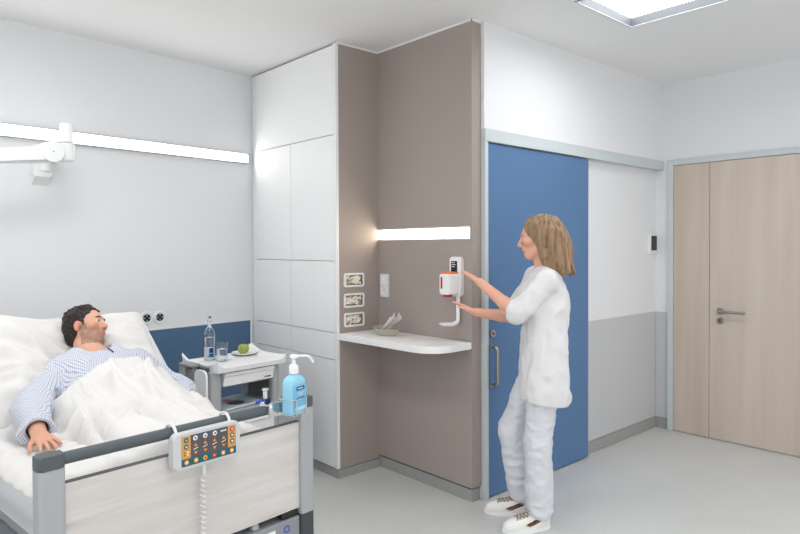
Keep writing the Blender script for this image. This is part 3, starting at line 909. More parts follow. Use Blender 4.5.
# light switch with socket
t = thing('wall_socket', 'white rocker switch above a power socket on the taupe niche wall', 'socket', (-3.328, 2.86, 1.283))
Mesh().prism(rrect(-3.371, 1.203, -3.286, 1.363, 0.006), 0, 0.009, 0.002, mx=plane_mx((0, 2.86, 0), (1, 0, 0), (0, 0, 1))).make('cover_frame', MT['offwhite'], t)
Mesh().prism(rrect(-3.360, 1.288, -3.297, 1.351, 0.004), 0.008, 0.0135, 0.002, mx=plane_mx((0, 2.86, 0), (1, 0, 0), (0, 0, 1))).make('rocker', MT['white'], t)
M = Mesh().lathe([(0.031, 0.0), (0.031, 0.012), (0.026, 0.012), (0.021, 0.002), (0.0, 0.002)], (-3.3285, 2.86, 1.246), 32, plane_mx((0, 0, 0), (1, 0, 0), (0, 0, 1)))
so = M.make('socket_insert', MT['white'], t)
M = Mesh().cyl((-3.338, 2.8575, 1.246), (-3.338, 2.857, 1.246), 0.003).cyl((-3.319, 2.8575, 1.246), (-3.319, 2.857, 1.246), 0.003)
M.make('pin_holes', MT['black'], so)

# disinfectant dispenser on the niche wall
t = thing('soap_dispenser', 'white hand disinfectant dispenser with orange lid on the taupe wall', 'dispenser', (-2.65, 2.86, 1.25))
FX = plane_mx((0.012, 2.86, 0), (1, 0, 0), (0, 0, 1))       # drawing plane: world x, z ; local z points to -y
Mesh().prism(rrect(-2.698, 1.245, -2.608, 1.488, 0.018), 0, 0.030, 0.006, mx=FX).make('back_plate', MT['white'], t)
d_ = Mesh().prism(rrect(-2.684, 1.395, -2.634, 1.462, 0.004), 0.029, 0.032, 0.001, mx=FX).make('display', MT['screen'], t)
for k in range(3):
    Mesh().box((-2.666, 2.8275, 1.450 - 0.012 * k), (-2.640 + 0.006 * (k % 2), 2.829, 1.454 - 0.012 * k)).make('display_line', MT['offwhite'], d_)
Mesh().prism(rrect(-2.668, 1.372, -2.650, 1.383, 0.002), 0.029, 0.032, 0.001, mx=FX).make('sensor_window', MT['black'], t)
Mesh().prism(rrect(-2.698, 1.262, -2.618, 1.386, 0.010), 0.028, 0.118, 0.007, mx=FX).make('container_housing', MT['white'], t)
Mesh().box((-2.682, 2.748, 1.384), (-2.610, 2.828, 1.397), 0.005).make('lid', MT['orange'], t)
Mesh().prism(rrect(-2.688, 1.296, -2.674, 1.368, 0.003), 0.117, 0.1195, 0.0008, mx=FX).make('level_window', MT['red'], t)
M = Mesh().box((-2.668, 2.752, 1.246), (-2.630, 2.800, 1.264), 0.003)
M.make('nozzle', MT['red'], t)
M = Mesh().tube(bend([(-2.622, 2.838, 1.25), (-2.622, 2.838, 1.092), (-2.622, 2.79, 1.081)], 8, 0.035), 0.0125, 12)
M.make('drip_arm', MT['white'], t)
M = Mesh().lathe([(0, 0), (0.034, 0.002), (0.052, 0.012), (0.054, 0.016), (0.05, 0.016), (0.032, 0.007), (0, 0.005)], (-2.636, 2.760, 1.072), 32)
M.make('drip_tray', MT['white'], t)

# terminal near the corner
t = thing('wall_reader', 'small wall terminal with dark screen in the corner by the oak door', 'terminal', (-2.56, 5.17, 1.56))
Mesh().prism(rrect(5.118, 1.482, 5.236, 1.646, 0.012), 0, 0.022, 0.004, mx=plane_mx((-2.562, 0, 0), (0, 1, 0), (0, 0, 1))).make('housing', MT['white'], t)
Mesh().prism(rrect(5.132, 1.510, 5.222, 1.634, 0.004), 0.021, 0.026, 0.001, mx=plane_mx((-2.562, 0, 0), (0, 1, 0), (0, 0, 1))).make('screen', MT['screen'], t)

# round sockets over the blue panel
for i, (tt, zz) in enumerate(((2.111, 1.062), (2.206, 1.060))):
    lab = ('round white wall socket with dark insert, the one nearer the bed', 'round white wall socket with dark insert, the one nearer the water bottle')[i]
    t = thing('round_socket', lab, 'socket', (0, tt, zz), 'B', group='round sockets above the blue panel')
    mx = plane_mx((0, 0, 0), (0, 1, 0), (0, 0, 1))
    Mesh().lathe([(0, 0.0), (0.046, 0.0), (0.046, 0.006), (0.041, 0.010), (0.034, 0.010), (0.030, 0.006), (0, 0.006)], (0, tt, zz), 36, mx).make('cover_ring', MT['white'], t)
    ins = Mesh().lathe([(0.027, 0.006), (0.027, 0.0085), (0, 0.0085)], (0, tt, zz), 28, mx).make('insert', MT['black'], t)
    M = Mesh()
    for k in range(4):
        a = PI / 2 * k
        M.box((-0.0045, 0.012, 0.0085), (0.0045, 0.0245, 0.0100), 0.001, mx=Matrix.Translation((0, tt, zz)) @ mx @ Matrix.Rotation(a, 4, 'Z'))
    M.make('contact_marks', MT['alu'], ins)

# swivel support arm on the wall
t = thing('support_arm', 'white jointed swivel arm fixed to the wall above the bed', 'swivel arm', (0, 1.44, 2.05), 'B')
M = Mesh().prism(rrect(1.390, 1.985, 1.492, 2.150, 0.012), 0, 0.055, 0.006, mx=plane_mx((0, 0, 0), (0, 1, 0), (0, 0, 1)))
M.prism([(0, 1.935), (0.055, 1.985), (0, 1.985)], 1.394, 1.488, 0.002, mx=plane_mx((0, 0, 0), (1, 0, 0), (0, 0, 1)) @ Matrix.Scale(-1, 4, (0, 0, 1)))
M.make('wall_bracket', MT['white'], t)
M = Mesh().cyl((0.045, 1.455, 2.02), (0.045, 1.455, 2.085), 0.030, bev=0.004).cyl((0.045, 1.412, 2.095), (0.045, 1.412, 2.178), 0.014, bev=0.003)
M.make('pivot', MT['white'], t)
M = Mesh().box((0.03, 1.448, 2.085), (0.32, 1.515, 2.150), 0.02, 3)
M.make('wall_side_arm', MT['white'], t)
M = Mesh().cyl((0.30, 1.487, 2.060), (0.30, 1.487, 2.165), 0.042, seg=32, bev=0.008).cyl((0.30, 1.487, 2.168), (0.30, 1.487, 2.282), 0.035, seg=32, bev=0.008)
M.make('vertical_joint', MT['white'], t)
M = Mesh().cyl((0.27, 1.392, 2.100), (0.365, 1.392, 2.100), 0.060, seg=40, bev=0.004).box((0.275, 1.392, 2.055), (0.325, 1.487, 2.145), 0.01)
j = M.make('horizontal_joint', MT['white'], t)
Mesh().cyl((0.365, 1.392, 2.100), (0.3665, 1.392, 2.100), 0.004).make('joint_screw', MT['greybox'], j)
dirv = Vector((0.05, -1.0, -0.17)).normalized()
mx = plane_mx((0.325, 1.392, 2.096), dirv, Vector((0.0, -0.17, 1.0)))
Mesh().prism([(0.0, -0.045), (0.30, -0.030), (0.8, -0.030), (0.8, 0.036), (0.3, 0.040), (0, 0.045)], -0.03, 0.03, 0.008, mx=mx).make('outer_arm', MT['white'], t)
Mesh().tube([Vector((0.335, 1.40, 2.045)) , Vector((0.335, 1.40, 2.045)) + 0.75 * Vector((0.05, -1, -0.10)).normalized()], 0.008).make('gas_strut', MT['offwhite'], t)

# ================================================================== THE BED (frame B: s from the wall, t along the wall, z up)
bed = thing('hospital_bed', 'hospital bed with white pine footboard, silver posts and dark grey rail', 'bed', (1.15, 1.205, 0), 'B')
FS = 2.19
PY0, PY1 = 0.674, 1.728
# footboard
Mesh().box((FS - 0.012, PY0 + 0.06, 0.476), (FS + 0.010, PY1 - 0.06, 0.832), 0.002).make('footboard_panel', MT['pine'], bed)
Mesh().box((FS - 0.014, PY0 + 0.06, 0.832), (FS + 0.0105, PY1 - 0.06, 0.8345), 0.001).make('panel_edge', MT['dark'], bed)
for a, b, o in ((PY0, PY0 + 0.076, 0), (PY1 - 0.067, PY1, 1)):
    p = rrect(FS - 0.032, a, FS + 0.028, b, 0.010)
    q = Mesh().prism(p, 0.452, 0.888, 0.001).make('post', MT['alu'], bed)
    Mesh().prism(p, 0.20, 0.452, 0.002).make('post_foot', MT['dark'], q)
    Mesh().prism(p, 0.886, 0.930, 0.010, seg=4).make('post_cap', MT['rail'], q)
Mesh().tube([(FS, PY0 + 0.07, 0.908), (FS, PY1 - 0.06, 0.908)], 0.0195, 20).make('top_rail', MT['rail'], bed)
# control box under the footboard
c = Mesh().box((FS - 0.10, 0.90, 0.30), (FS + 0.016, PY1 - 0.068, 0.446), 0.006).make('control_box', MT['greybox'], bed)
mx = plane_mx((FS + 0.016, 0, 0), (0, 1, 0), (0, 0, 1))
M = Mesh().lathe([(0.0155, 0), (0.0155, 0.0008), (0.010, 0.0008), (0.010, 0)], (FS + 0.016, 1.592, 0.411), 24, plane_mx((0, 0, 0), (0, 1, 0), (0, 0, 1)))
M.make('round_mark', MT['blueprint'], c)
Mesh().prism(rrect(1.46, 0.395, 1.535, 0.425, 0.002), 0, 0.0008, mx=mx).make('type_label', MT['label'], c)
M = Mesh().cyl((FS - 0.05, 1.60, 0.462), (FS + 0.012, 1.60, 0.462), 0.013, bev=0.004).box((FS - 0.05, 1.572, 0.448), (FS + 0.012, 1.656, 0.474), 0.012, 4)
M.make('release_handle', MT['black'], bed)
M = Mesh().cyl((FS - 0.02, 1.46, 0.446), (FS - 0.02, 1.46, 0.470), 0.022, 0.015, bev=0.003)
M.make('cable_socket', MT['alu'], bed)
# chassis
M = Mesh()
for y in (0.80, 1.58):
    M.box((0.12, y, 0.42), (2.16, y + 0.04, 0.48), 0.004)
for s in (0.14, 1.15, 2.10):
    M.box((s, 0.80, 0.42), (s + 0.04, 1.62, 0.48), 0.004)
M.box((1.02, 0.79, 0.50), (2.14, 1.63, 0.553), 0.006)
M.make('mattress_base', MT['greybox'], bed)
Mesh().prism([(1.06, 0.545), (1.10, 0.52), (0.60, 1.035), (0.57, 1.005)], 0.79, 1.63, 0.002, mx=Matrix(((1, 0, 0, 0), (0, 0, 1, 0), (0, 1, 0, 0), (0, 0, 0, 1)))).make('backrest_base', MT['greybox'], bed)
for y in (0.86, 1.55):
    Mesh().tube([(0.75, y, 0.85), (0.45, y, 0.45)], 0.018).make('backrest_strut', MT['alu'], bed)
for s in (0.55, 1.72):
    Mesh().box((s - 0.09, 1.10, 0.13), (s + 0.09, 1.30, 0.43), 0.01).make('lift_column', MT['alu'], bed)
M = Mesh().box((0.25, 0.86, 0.09), (2.10, 0.92, 0.14), 0.006).box((0.25, 1.49, 0.09), (2.10, 1.55, 0.14), 0.006).box((0.46, 0.86, 0.09), (0.64, 1.55, 0.14), 0.006).box((1.63, 0.86, 0.09), (1.81, 1.55, 0.14), 0.006)
M.make('undercarriage', MT['dark'], bed)
for s, y in ((0.33, 0.89), (0.33, 1.52), (2.02, 0.89), (2.02, 1.52)):
    Mesh().cyl((s, y - 0.02, 0.055), (s, y + 0.02, 0.055), 0.055, bev=0.008).make('wheel', MT['dark'], bed)
# headboard
M = Mesh().box((0.075, 0.74, 0.50), (0.10, 1.68, 1.02), 0.004)
M.make('headboard_panel', MT['pine'], bed)
M = Mesh()
for y in (0.69, 1.69):
    M.prism(rrect(0.055, y, 0.12, y + 0.055, 0.02), 0.20, 1.04, 0.004)
M.box((0.07, 0.70, 1.02), (0.105, 1.735, 1.05), 0.012)
M.make('headboard_frame', MT['alu'], bed)
# lowered side rails
for y in (0.675, 1.705):
    Mesh().tube(bend([(0.95, y, 0.56), (0.95, y, 0.625), (2.155, y, 0.625), (2.155, y, 0.56)], 6, 0.04), 0.019, 12).make('side_rail', MT['rail'], bed)

# mattress: flat part and raised back part
U45 = Vector((-0.7071, 0, 0.7071))
prof = [(2.145, 0.720), (1.38, 0.720), (1.30, 0.762), (0.860, 1.202), (0.760, 1.102), (1.245, 0.600), (1.32, 0.562), (2.145, 0.562)]
MXS = Matrix(((1, 0, 0, 0), (0, 0, 1, 0), (0, 1, 0, 0), (0, 0, 0, 1)))
t = thing('mattress', 'thick mattress in a bluish white sheet with its head end raised', 'mattress', (1.6, 1.205, 0.55), 'B')
M = Mesh().prism(prof, 0.755, 1.652, 0.028, mx=MXS, seg=4)
M.make('fitted_sheet', MT['sheet'], t, angle=60)

# big pillow on the raised back part
def pillow_pt(u, v, side):
    """u,v in -1..1 over the pillow, side +1 front / -1 back"""
    pu = np.sign(u) * abs(u) ** 0.8
    e = max(0.0, (1 - abs(u) ** 3.4)) ** 0.5 * max(0.0, (1 - abs(v) ** 3.0)) ** 0.45
    th = 0.150 * e
    dent = math.exp(-((u - 0.08) / 0.30) ** 2 - ((v + 0.05) / 0.75) ** 2)
    front = th * (1.0 - 0.62 * dent) + 0.125 * e * math.exp(-((u + 0.74) / 0.36) ** 2) * (0.75 + 0.25 * v) + 0.015 * e * math.exp(-((u - 0.75) / .3) ** 2)
    wr = 0.0
    if side > 0:
        x, y = u * 2.4, v * 2.0
        wr = 0.007 * math.sin(9.0 * (0.55 * u + 0.9 * v) + 2.2 * math.sin(1.7 * v + u)) * e
        wr += 0.042 * (0.45 - abs(float(vnoise(np.array([x * 1.7 + 3]), np.array([y * 3.4 + x]), np.array([0.3]))[0]))) * e
        wr += 0.008 * math.exp(-((v * 0.8 - u * 0.35 + 0.35) / 0.07) ** 2) * e
        wr -= 0.007 * math.exp(-((v * 0.6 - u * 0.5 + 0.1) / 0.06) ** 2) * e
    pt = 1.165 + 0.44 * u - 0.02 * (1 - abs(v)) * u
    along = 0.315 * v * (1 - 0.05 * abs(u)) + 0.022 * abs(u) ** 3 * np.sign(v) + (0.03 * abs(u))
    off = (front + wr) if side > 0 else -0.03 * e
    base = Vector((1.14, 0, 0.925)) + U45 * along
    nrm = Vector((0.7071, 0, 0.7071))
    # upper edge leans away from the backrest on the left where the pillow bulges over
    p = base + nrm * (0.032 + off)
    return (p.x, pt, p.z)
NPI = 56
P1 = [[pillow_pt(-1 + 2 * i / NPI, -1 + 2 * j / NPI, 1) for j in range(NPI + 1)] for i in range(NPI + 1)]
P2 = [[pillow_pt(-1 + 2 * i / NPI, -1 + 2 * j / NPI, -1) for j in range(NPI + 1)] for i in range(NPI + 1)]
M = Mesh().grid(P1).grid(P2)
bmesh.ops.remove_doubles(M.bm, verts=M.bm.verts, dist=2e-4)
tag(M.make('pillow', MT['linen'], frame='B', loc=(1.14, 1.2, 0.93), angle=None), 'big white pillow under the head of the man in bed', 'pillow')

# ------------------------------------------------------------------ the man in bed
HC = (1.158, 1.240, 1.170)
HS_ = 0.83
HR = frame3((0.68, 0.63, 0.30), (-0.62, 0.0, 0.78))
man = thing('person', 'dark-haired bearded man lying in the bed in a blue-dotted hospital gown', 'person', (1.55, 1.22, 0.74), 'B')
S = SDF((0.98, 0.66, 0.70), (2.12, 1.74, 1.40), 0.0045)
NB = (1.27, 1.225, 1.045)
BR = frame3((0.55, 0, 0.835), (-0.835, 0, 0.55))            # torso: x across, y front, z up along the back
S.ell((1.36, 1.22, 0.955), (0.175, 0.10, 0.20), 0.03, BR)
S.ell((1.50, 1.22, 0.870), (0.160, 0.10, 0.19), 0.05, BR)
S.ell((1.60, 1.22, 0.835), (0.165, 0.10, 0.12), 0.05, BR)
SR, SL = (1.290, 1.035, 0.985), (1.285, 1.410, 0.990)
ER, EL = (1.465, 0.900, 0.910), (1.350, 1.610, 0.835)
WR_, WL = (1.700, 0.850, 0.862), (1.58, 1.48, 0.83)
S.cap((1.30, 1.13, 1.00), SR, 0.055, 0.060, 0.03)
S.cap((1.30, 1.31, 1.00), SL, 0.055, 0.060, 0.03)
S.cap(NB, (1.192, 1.225, 1.10), 0.054, 0.050, 0.03)
S.cap((1.192, 1.225, 1.09), (1.162, 1.240, 1.145), 0.048, 0.046, 0.02)
for a, b, c in ((SR, ER, WR_), (SL, EL, WL)):
    S.cap(a, b, 0.052, 0.041, 0.02)
    S.cap(b, c, 0.040, 0.027, 0.015)
for y, k in ((1.13, -1), (1.31, 1)):
    S.cap((1.60, y, 0.83), (1.92, y + 0.02 * k, 0.785), 0.070, 0.045, 0.03)
    S.cap((1.92, y + 0.02 * k, 0.785), (2.06, y - 0.01 * k, 0.780), 0.045, 0.034, 0.02)
hand_sdf(S, WR_, (0.97, -0.03, -0.10), (0.18, -0.05, 1.0), -1, 0.94, curl=0.20, spread=1.5)
hand_sdf(S, WL, (0.75, -0.6, -0.05), (0, 0, 1), 1, 1.0, curl=0.3)
S.half((0, 0, 0.738), (0, 0, -1))
head_sdf(S, HC, HR, HS_, nose=0.6)
V, F = S.mesh()
V2 = V
tone = head_tone(V2, HC, HR, (214, 166, 141), HS_, stubble=0.66)
dh = np.linalg.norm(V2 - np.array((1.80, 0.84, 0.86)), axis=1)
wk = np.clip((0.17 - dh) / 0.08, 0, 1)[:, None]
tone = tone * (1 - 0.35 * wk) + np.array(lin((206, 142, 120))) * 0.35 * wk
fast_mesh('body', V, F, MT['skin'], man, tone)

def eyes(parent, C, R, sc_=1.0, look=(0, 0)):
    C = np.array(C)
    for s in (-1, 1):
        c = C + R @ (np.array([s * 0.032, 0.0795, 0.0105]) * sc_)
        e = Mesh().sph(tuple(c), 0.0140 * sc_, 18).make('eye', MT['eye'], parent)
        f = R @ np.array([look[0], 1.0, look[1]]); f /= np.linalg.norm(f)
        Mesh().cyl(tuple(c + f * 0.0125 * sc_), tuple(c + f * 0.0145 * sc_), 0.006 * sc_, seg=16).make('iris', MT['iris'], e)

def brows(S, P, sc_=1.0, k=0.004):
    for s in (-1, 1):
        pts = [(s * 0.014, 0.0990, 0.0325), (s * 0.030, 0.0955, 0.0360), (s * 0.047, 0.082, 0.030)]
        for a, b in zip(pts, pts[1:]):
            S.cap(P(*a), P(*b), 0.0042 * sc_, 0.0034 * sc_, 0.003)

# eyelids and eyes
eyes(man, HC, HR, HS_, look=(0.15, -0.05))
# hair: a cap with a swept fringe, clipped at the hairline
Hh = SDF((0.98, 1.08, 1.02), (1.36, 1.46, 1.38), 0.003)
hp = lambda x, y, z: np.array(HC) + HR @ (np.array([x, y, z]) * HS_)
h_ = lambda r: tuple(v * HS_ for v in r)
Hh.ell(hp(0, -0.024, 0.050), h_((0.083, 0.104, 0.092)), 0.01, HR)
Hh.ell(hp(0, -0.070, -0.015), h_((0.066, 0.048, 0.080)), 0.03, HR)
for s in (-1, 1):
    Hh.ell(hp(s * 0.070, 0.014, 0.012), h_((0.011, 0.016, 0.034)), 0.01, HR)
Hh.ell(hp(0.0, 0.120, -0.016), h_((0.074, 0.082, 0.078)), 0.010, HR, op='s')
Hh.ell(hp(0, 0.080, -0.075), h_((0.095, 0.078, 0.075)), 0.010, HR, op='s')
for s in (-1, 1):
    Hh.ell(hp(s * 0.082, 0.006, -0.018), h_((0.024, 0.026, 0.036)), 0.008, HR, op='s')
Hh.ell(hp(0, -0.01, -0.130), h_((0.12, 0.14, 0.045)), 0.010, HR, op='s')
rg = np.random.RandomState(3)
for k in range(13):          # fringe swept to his left over the upper forehead
    u = k / 12.0
    x0 = 0.058 - 0.116 * u
    Hh.cap(hp(x0 * 0.9 + 0.012, 0.030, 0.128 - abs(x0) * 0.45), hp(x0 - 0.008, 0.076 - abs(x0) * 0.5 + rg.rand() * 0.004, 0.086 - abs(x0) * 0.5 - 0.012 * rg.rand()), 0.011, 0.0055, 0.005)
for k in range(46):          # short tufts over crown, sides and back
    th_, ph_ = rg.rand() * 2 * PI, rg.rand() * 1.35
    d_ = np.array([math.cos(th_) * math.sin(ph_), math.sin(th_) * math.sin(ph_), math.cos(ph_)])
    if d_[1] > 0.45: continue
    q_ = np.array([0.078, 0.098, 0.088]) * d_ + np.array([0, -0.024, 0.050])
    tv = np.array([rg.rand() - 0.5, 0.9, -0.2]); tv -= d_ * (tv @ d_); tv /= np.linalg.norm(tv)
    Hh.cap(hp(*(q_ - tv * 0.016)), hp(*(q_ + tv * 0.016 + d_ * 0.006)), 0.009, 0.004, 0.004)
Hh.wrinkle(0.0035, 0.011, seed=3)
brows(Hh, hp, HS_)
V, F = Hh.mesh()
fast_mesh('hair', V, F, MT['hairdark'], man)

# gown
G = SDF((1.05, 0.66, 0.745), (1.90, 1.76, 1.20), 0.0045)
G.ell((1.36, 1.22, 0.955), (0.190, 0.115, 0.205), 0.03, BR)
G.ell((1.50, 1.22, 0.870), (0.176, 0.118, 0.19), 0.05, BR)
G.ell((1.62, 1.22, 0.835), (0.182, 0.115, 0.13), 0.05, BR)
G.cap((1.285, 1.15, 1.020), SR, 0.060, 0.070, 0.04)
G.cap((1.285, 1.29, 1.020), SL, 0.060, 0.070, 0.04)
G.cap((1.262, 1.17, 1.045), (1.262, 1.28, 1.045), 0.052, 0.052, 0.04)
G.cap(SR, ER, 0.070, 0.068, 0.04)
G.cap(SL, EL, 0.070, 0.066, 0.04)
CR = np.array(ER) + (np.array(WR_) - np.array(ER)) * 0.86
G.cap(ER, CR, 0.066, 0.056, 0.04)
G.ell(CR - np.array((0.01, 0.0, 0.012)), (0.05, 0.072, 0.045), 0.03)
G.cap(EL, np.array(EL) + (np.array(WL) - np.array(EL)) * 0.7, 0.070, 0.058, 0.04)
G.wrinkle(0.010, 0.075, (0.6, 1.0, 1.0), seed=1)
G.wrinkle(0.003, 0.040, (1.0, 0.7, 1.2), seed=5, ridge=True)
G.half(CR, np.array(WR_) - np.array(ER), within=(CR, 0.11))
G.cap(CR - (np.array(WR_) - np.array(ER)) * 0.2, np.array(WR_) + (np.array(WR_) - np.array(ER)) * 0.2, 0.036, 0.046, 0.004, op='s')
G.cap((1.265, 1.225, 1.062), (1.20, 1.225, 1.22), 0.078, 0.11, 0.006, op='s')
G.half((0, 0, 0.752), (0, 0, -1))
V, F = G.mesh()
HG = {}
for s_, t_, z_ in np.concatenate([V, V2]):
    if s_ > 1.40 and 1.0 < t_ < 1.47:
        k_ = (int(s_ * 100), int(t_ * 100))
        HG[k_] = max(HG.get(k_, 0), z_)
gw = fast_mesh('gown', V, F, MT['gown'], man)
pts = []
for u in np.linspace(0, 1, 7):
    ps, pt = 1.292 + 0.075 * u, 1.262 + 0.012 * u
    near = np.hypot(V[:, 0] - ps, V[:, 1] - pt) < 0.008
    pts.append((ps, pt, float(V[near][:, 2].max()) + 0.0005))
Mesh().tube(pts, 0.0032, 8).make('collar_slit', MT['navy'], gw)

# ------------------------------------------------------------------ duvet
def lerp_tab(x, tab):
    for (a, va), (b, vb) in zip(tab, tab[1:]):
        if x <= b:
            u = min(max((x - a) / (b - a), 0), 1)
            u = u * u * (3 - 2 * u)
            return va + (vb - va) * u
    return tab[-1][1]
S0 = [(0.64, 1.36), (0.86, 1.38), (0.93, 1.40), (1.00, 1.46), (1.12, 1.475), (1.25, 1.455), (1.38, 1.43), (1.48, 1.435), (1.58, 1.46), (1.66, 1.50), (1.74, 1.56)]
ZC = [(1.30, 1.035), (1.42, 1.042), (1.52, 1.035), (1.62, 1.010), (1.75, 0.955), (1.88, 0.905), (2.00, 0.885), (2.10, 0.870), (2.15, 0.850)]
def duvet_h(s, t):
    base = 0.815
    zc = lerp_tab(s, ZC)
    wl = 0.29 if t < 1.22 else 0.285
    x = abs(t - 1.23) / wl
    body = (zc - base) * math.exp(-(x ** 2.6) * 1.15)
    z = base + body
    # falling over the mattress edges
    if t < 0.78: z -= 0.035 * ((0.78 - t) / 0.07) ** 2
    if t > 1.48: z -= 0.115 * ((t - 1.48) / 0.23) ** 1.5
    if s > 2.08: z -= 0.05 * ((s - 2.08) / 0.07) ** 2
    return z
NS, NT = 150, 170
rg = np.random.RandomState(12)
FOLDS = []
for k in range(20):
    FOLDS.append((0.80 + 0.85 * rg.rand(), (rg.rand() - 0.5) * 0.5, 1.40 + 0.45 * rg.rand(), 0.10 + 0.28 * rg.rand(), (0.014 + 0.016 * rg.rand()) * (1 if rg.rand() < 0.62 else -1), 0.014 + 0.018 * rg.rand(), rg.rand() * 6))
CROSS = []
for k in range(12):
    CROSS.append((1.46 + 0.5 * rg.rand(), (rg.rand() - 0.5) * 0.9, 0.90 + 0.65 * rg.rand(), 0.06 + 0.12 * rg.rand(), (0.008 + 0.010 * rg.rand()) * (1 if rg.rand() < 0.6 else -1), 0.012 + 0.012 * rg.rand(), rg.rand() * 6))
def folds(s, t):
    f = 0
    for t0, k, sc0, sl, am, wd, ph in FOLDS:
        dd = (t - t0 - k * (s - 1.5) - 0.018 * math.sin(9 * s + ph)) / wd
        if abs(dd) < 3:
            f += 1.5 * am * math.exp(-dd * dd) * math.exp(-((s - sc0) / sl) ** 2)
    for s0_, k, tc0, tl, am, wd, ph in CROSS:
        dd = (s - s0_ - k * (t - 1.2) - 0.016 * math.sin(11 * t + ph)) / wd
        if abs(dd) < 3:
            f += 1.5 * am * math.exp(-dd * dd) * math.exp(-((t - tc0) / tl) ** 2)
    return f
top, low = [], []
for i in range(NT + 1):
    tt = 0.705 + (1.71 - 0.705) * i / NT
    s0 = lerp_tab(tt, S0)
    r1, r2 = [], []
    for j in range(NS + 1):
        v = j / NS
        s = s0 + (2.148 - s0) * v
        z = duvet_h(s, tt)
        e = min(v * (2.148 - s0) / 0.05, (1 - v) * 10, i / 4, (NT - i) / 4, 1.0)
        e = max(e, 0.0) ** 0.5
        n = vnoise(np.array([s * 6.0 + 2]), np.array([tt * 6.0]), np.array([0.5]))[0]
        q = s * 0.75 + tt * 0.66
        f = 0.014 * n
        rid = vnoise(np.array([q * 4 + 1.3]), np.array([(tt - s) * 13.0]), np.array([2.5]))[0]
        f += 0.008 * (0.45 - abs(rid))
        rid2 = vnoise(np.array([s * 5 + tt * 7]), np.array([(s - tt * 0.4) * 17.0]), np.array([7.5]))[0]
        f += 0.002 * (0.4 - abs(rid2))
        lip = 0.026 * math.exp(-((v * (2.148 - s0) - 0.040) / 0.028) ** 2) - 0.012 * math.exp(-((v * (2.148 - s0) - 0.105) / 0.03) ** 2)
        f += folds(s, tt)
        f *= min(1.0, 0.12 + v * (2.148 - s0) / 0.14)
        zt = z + (f + lip) * (0.4 + 0.6 * e)
        hem = 0.010 * vnoise(np.array([s * 22]), np.array([0.2]), np.array([0.7]))[0] if i < 8 else 0
        if v * (2.148 - s0) > 0.03:
            hb = max(HG.get((int(s * 100) + a_, int(tt * 100) + b_), 0) for a_ in (-2, -1, 0, 1, 2) for b_ in (-2, -1, 0, 1, 2))
            if hb:
                hb += 0.033
                zt = zt if zt - hb > 0.03 else (hb + (zt - hb + 0.03) ** 2 / 0.12 if zt - hb > -0.03 else hb)
        thick = 0.028 * e + 0.002
        r1.append((s + 0.012 * (1 - e) * (1 if v < .5 else 0), tt + hem, zt - 0.014 * (1 - e)))
        r2.append((s + 0.012 * (1 - e) * (1 if v < .5 else 0), tt + hem, zt - 0.014 * (1 - e) - thick))
    top.append(r1); low.append(r2)
M = Mesh().grid(top).grid(low)
bd = [e for e in M.bm.edges if e.is_boundary]
V_ = M.bm.verts
V_.ensure_lookup_table()
nN = (NT + 1) * (NS + 1)
idx = lambda i, j: i * (NS + 1) + j
loop = [idx(0, j) for j in range(NS)] + [idx(i, NS) for i in range(NT)] + [idx(NT, j) for j in range(NS, 0, -1)] + [idx(i, 0) for i in range(NT, 0, -1)]
for a, b in zip(loop, loop[1:] + loop[:1]):
    M.bm.faces.new((V_[a], V_[b], V_[b + nN], V_[a + nN]))
tag(M.make('duvet', MT['linen'], frame='B', loc=(1.7, 1.2, 0.8), angle=None), 'white duvet over the man lying in bed', 'duvet')

# ------------------------------------------------------------------ hand control hung on the rail
t = thing('bed_remote', 'grey bed control with coloured keypad hooked on the footboard rail', 'remote control', (FS + 0.045, 1.205, 0.80), 'B')
HX = plane_mx((FS + 0.028, 0, 0), (0, 1, 0), (0, 0, 1))      # drawing plane t, z; out of the board
X0, X1, Z0, Z1 = 1.080, 1.344, 0.788, 0.912
Mesh().prism(rrect(X0, Z0, X1, Z1, 0.016), 0, 0.032, 0.008, mx=HX, seg=3).make('housing', MT['remote'], t)
fx0, fx1, fz0, fz1 = X0 + 0.030, X1 - 0.018, Z0 + 0.010, Z1 - 0.010
face = Mesh().prism(rrect(fx0 + 0.034, fz0 + 0.026, fx1 - 0.034, fz1, 0.001), 0.031, 0.0335, mx=HX).make('keypad', MT['keydark'], t)
Mesh().prism(rrect(fx0, fz0, fx1, fz0 + 0.026, 0.001), 0.031, 0.0335, mx=HX).make('teal_strip', MT['teal'], t)
Mesh().prism(rrect(fx0, fz0 + 0.026, fx0 + 0.034, fz1, 0.001), 0.031, 0.0335, mx=HX).make('side_strip', MT['amber'], t)
Mesh().prism(rrect(fx1 - 0.034, fz0 + 0.026, fx1, fz1, 0.001), 0.031, 0.0335, mx=HX).make('side_strip', MT['amber'], t)
def key(x, z, r, m, name='button', inner=None, parent=t):
    o = Mesh().lathe([(r, 0.033), (r, 0.0345), (r * 0.9, 0.035), (0, 0.035)], (0, 0, 0), 18, HX @ Matrix.Translation((x, z, 0))).make(name, MT[m], parent)
    if inner:
        Mesh().lathe([(r * 0.45, 0.035), (r * 0.45, 0.0354), (0, 0.0354)], (0, 0, 0), 12, HX @ Matrix.Translation((x, z, 0))).make('symbol', MT[inner], o)
def tri(x, z, r, up_, m='amber2'):
    Mesh().prism([(x - r, z - 0.6 * r * up_), (x + r, z - 0.6 * r * up_), (x, z + 0.8 * r * up_)][::(1 if up_ > 0 else -1)], 0.033, 0.0348, mx=HX).make('arrow_button', MT[m], t)
kx0, kx1 = fx0 + 0.034, fx1 - 0.034
kw = kx1 - kx0
for k in range(3):
    key(kx0 + kw * (0.12 + 0.26 * k), fz1 - 0.013, 0.0085, 'white', 'round_button', 'keydark')
    key(kx0 + kw * (0.12 + 0.26 * k), fz1 - 0.0275, 0.0022, 'red', 'lamp')
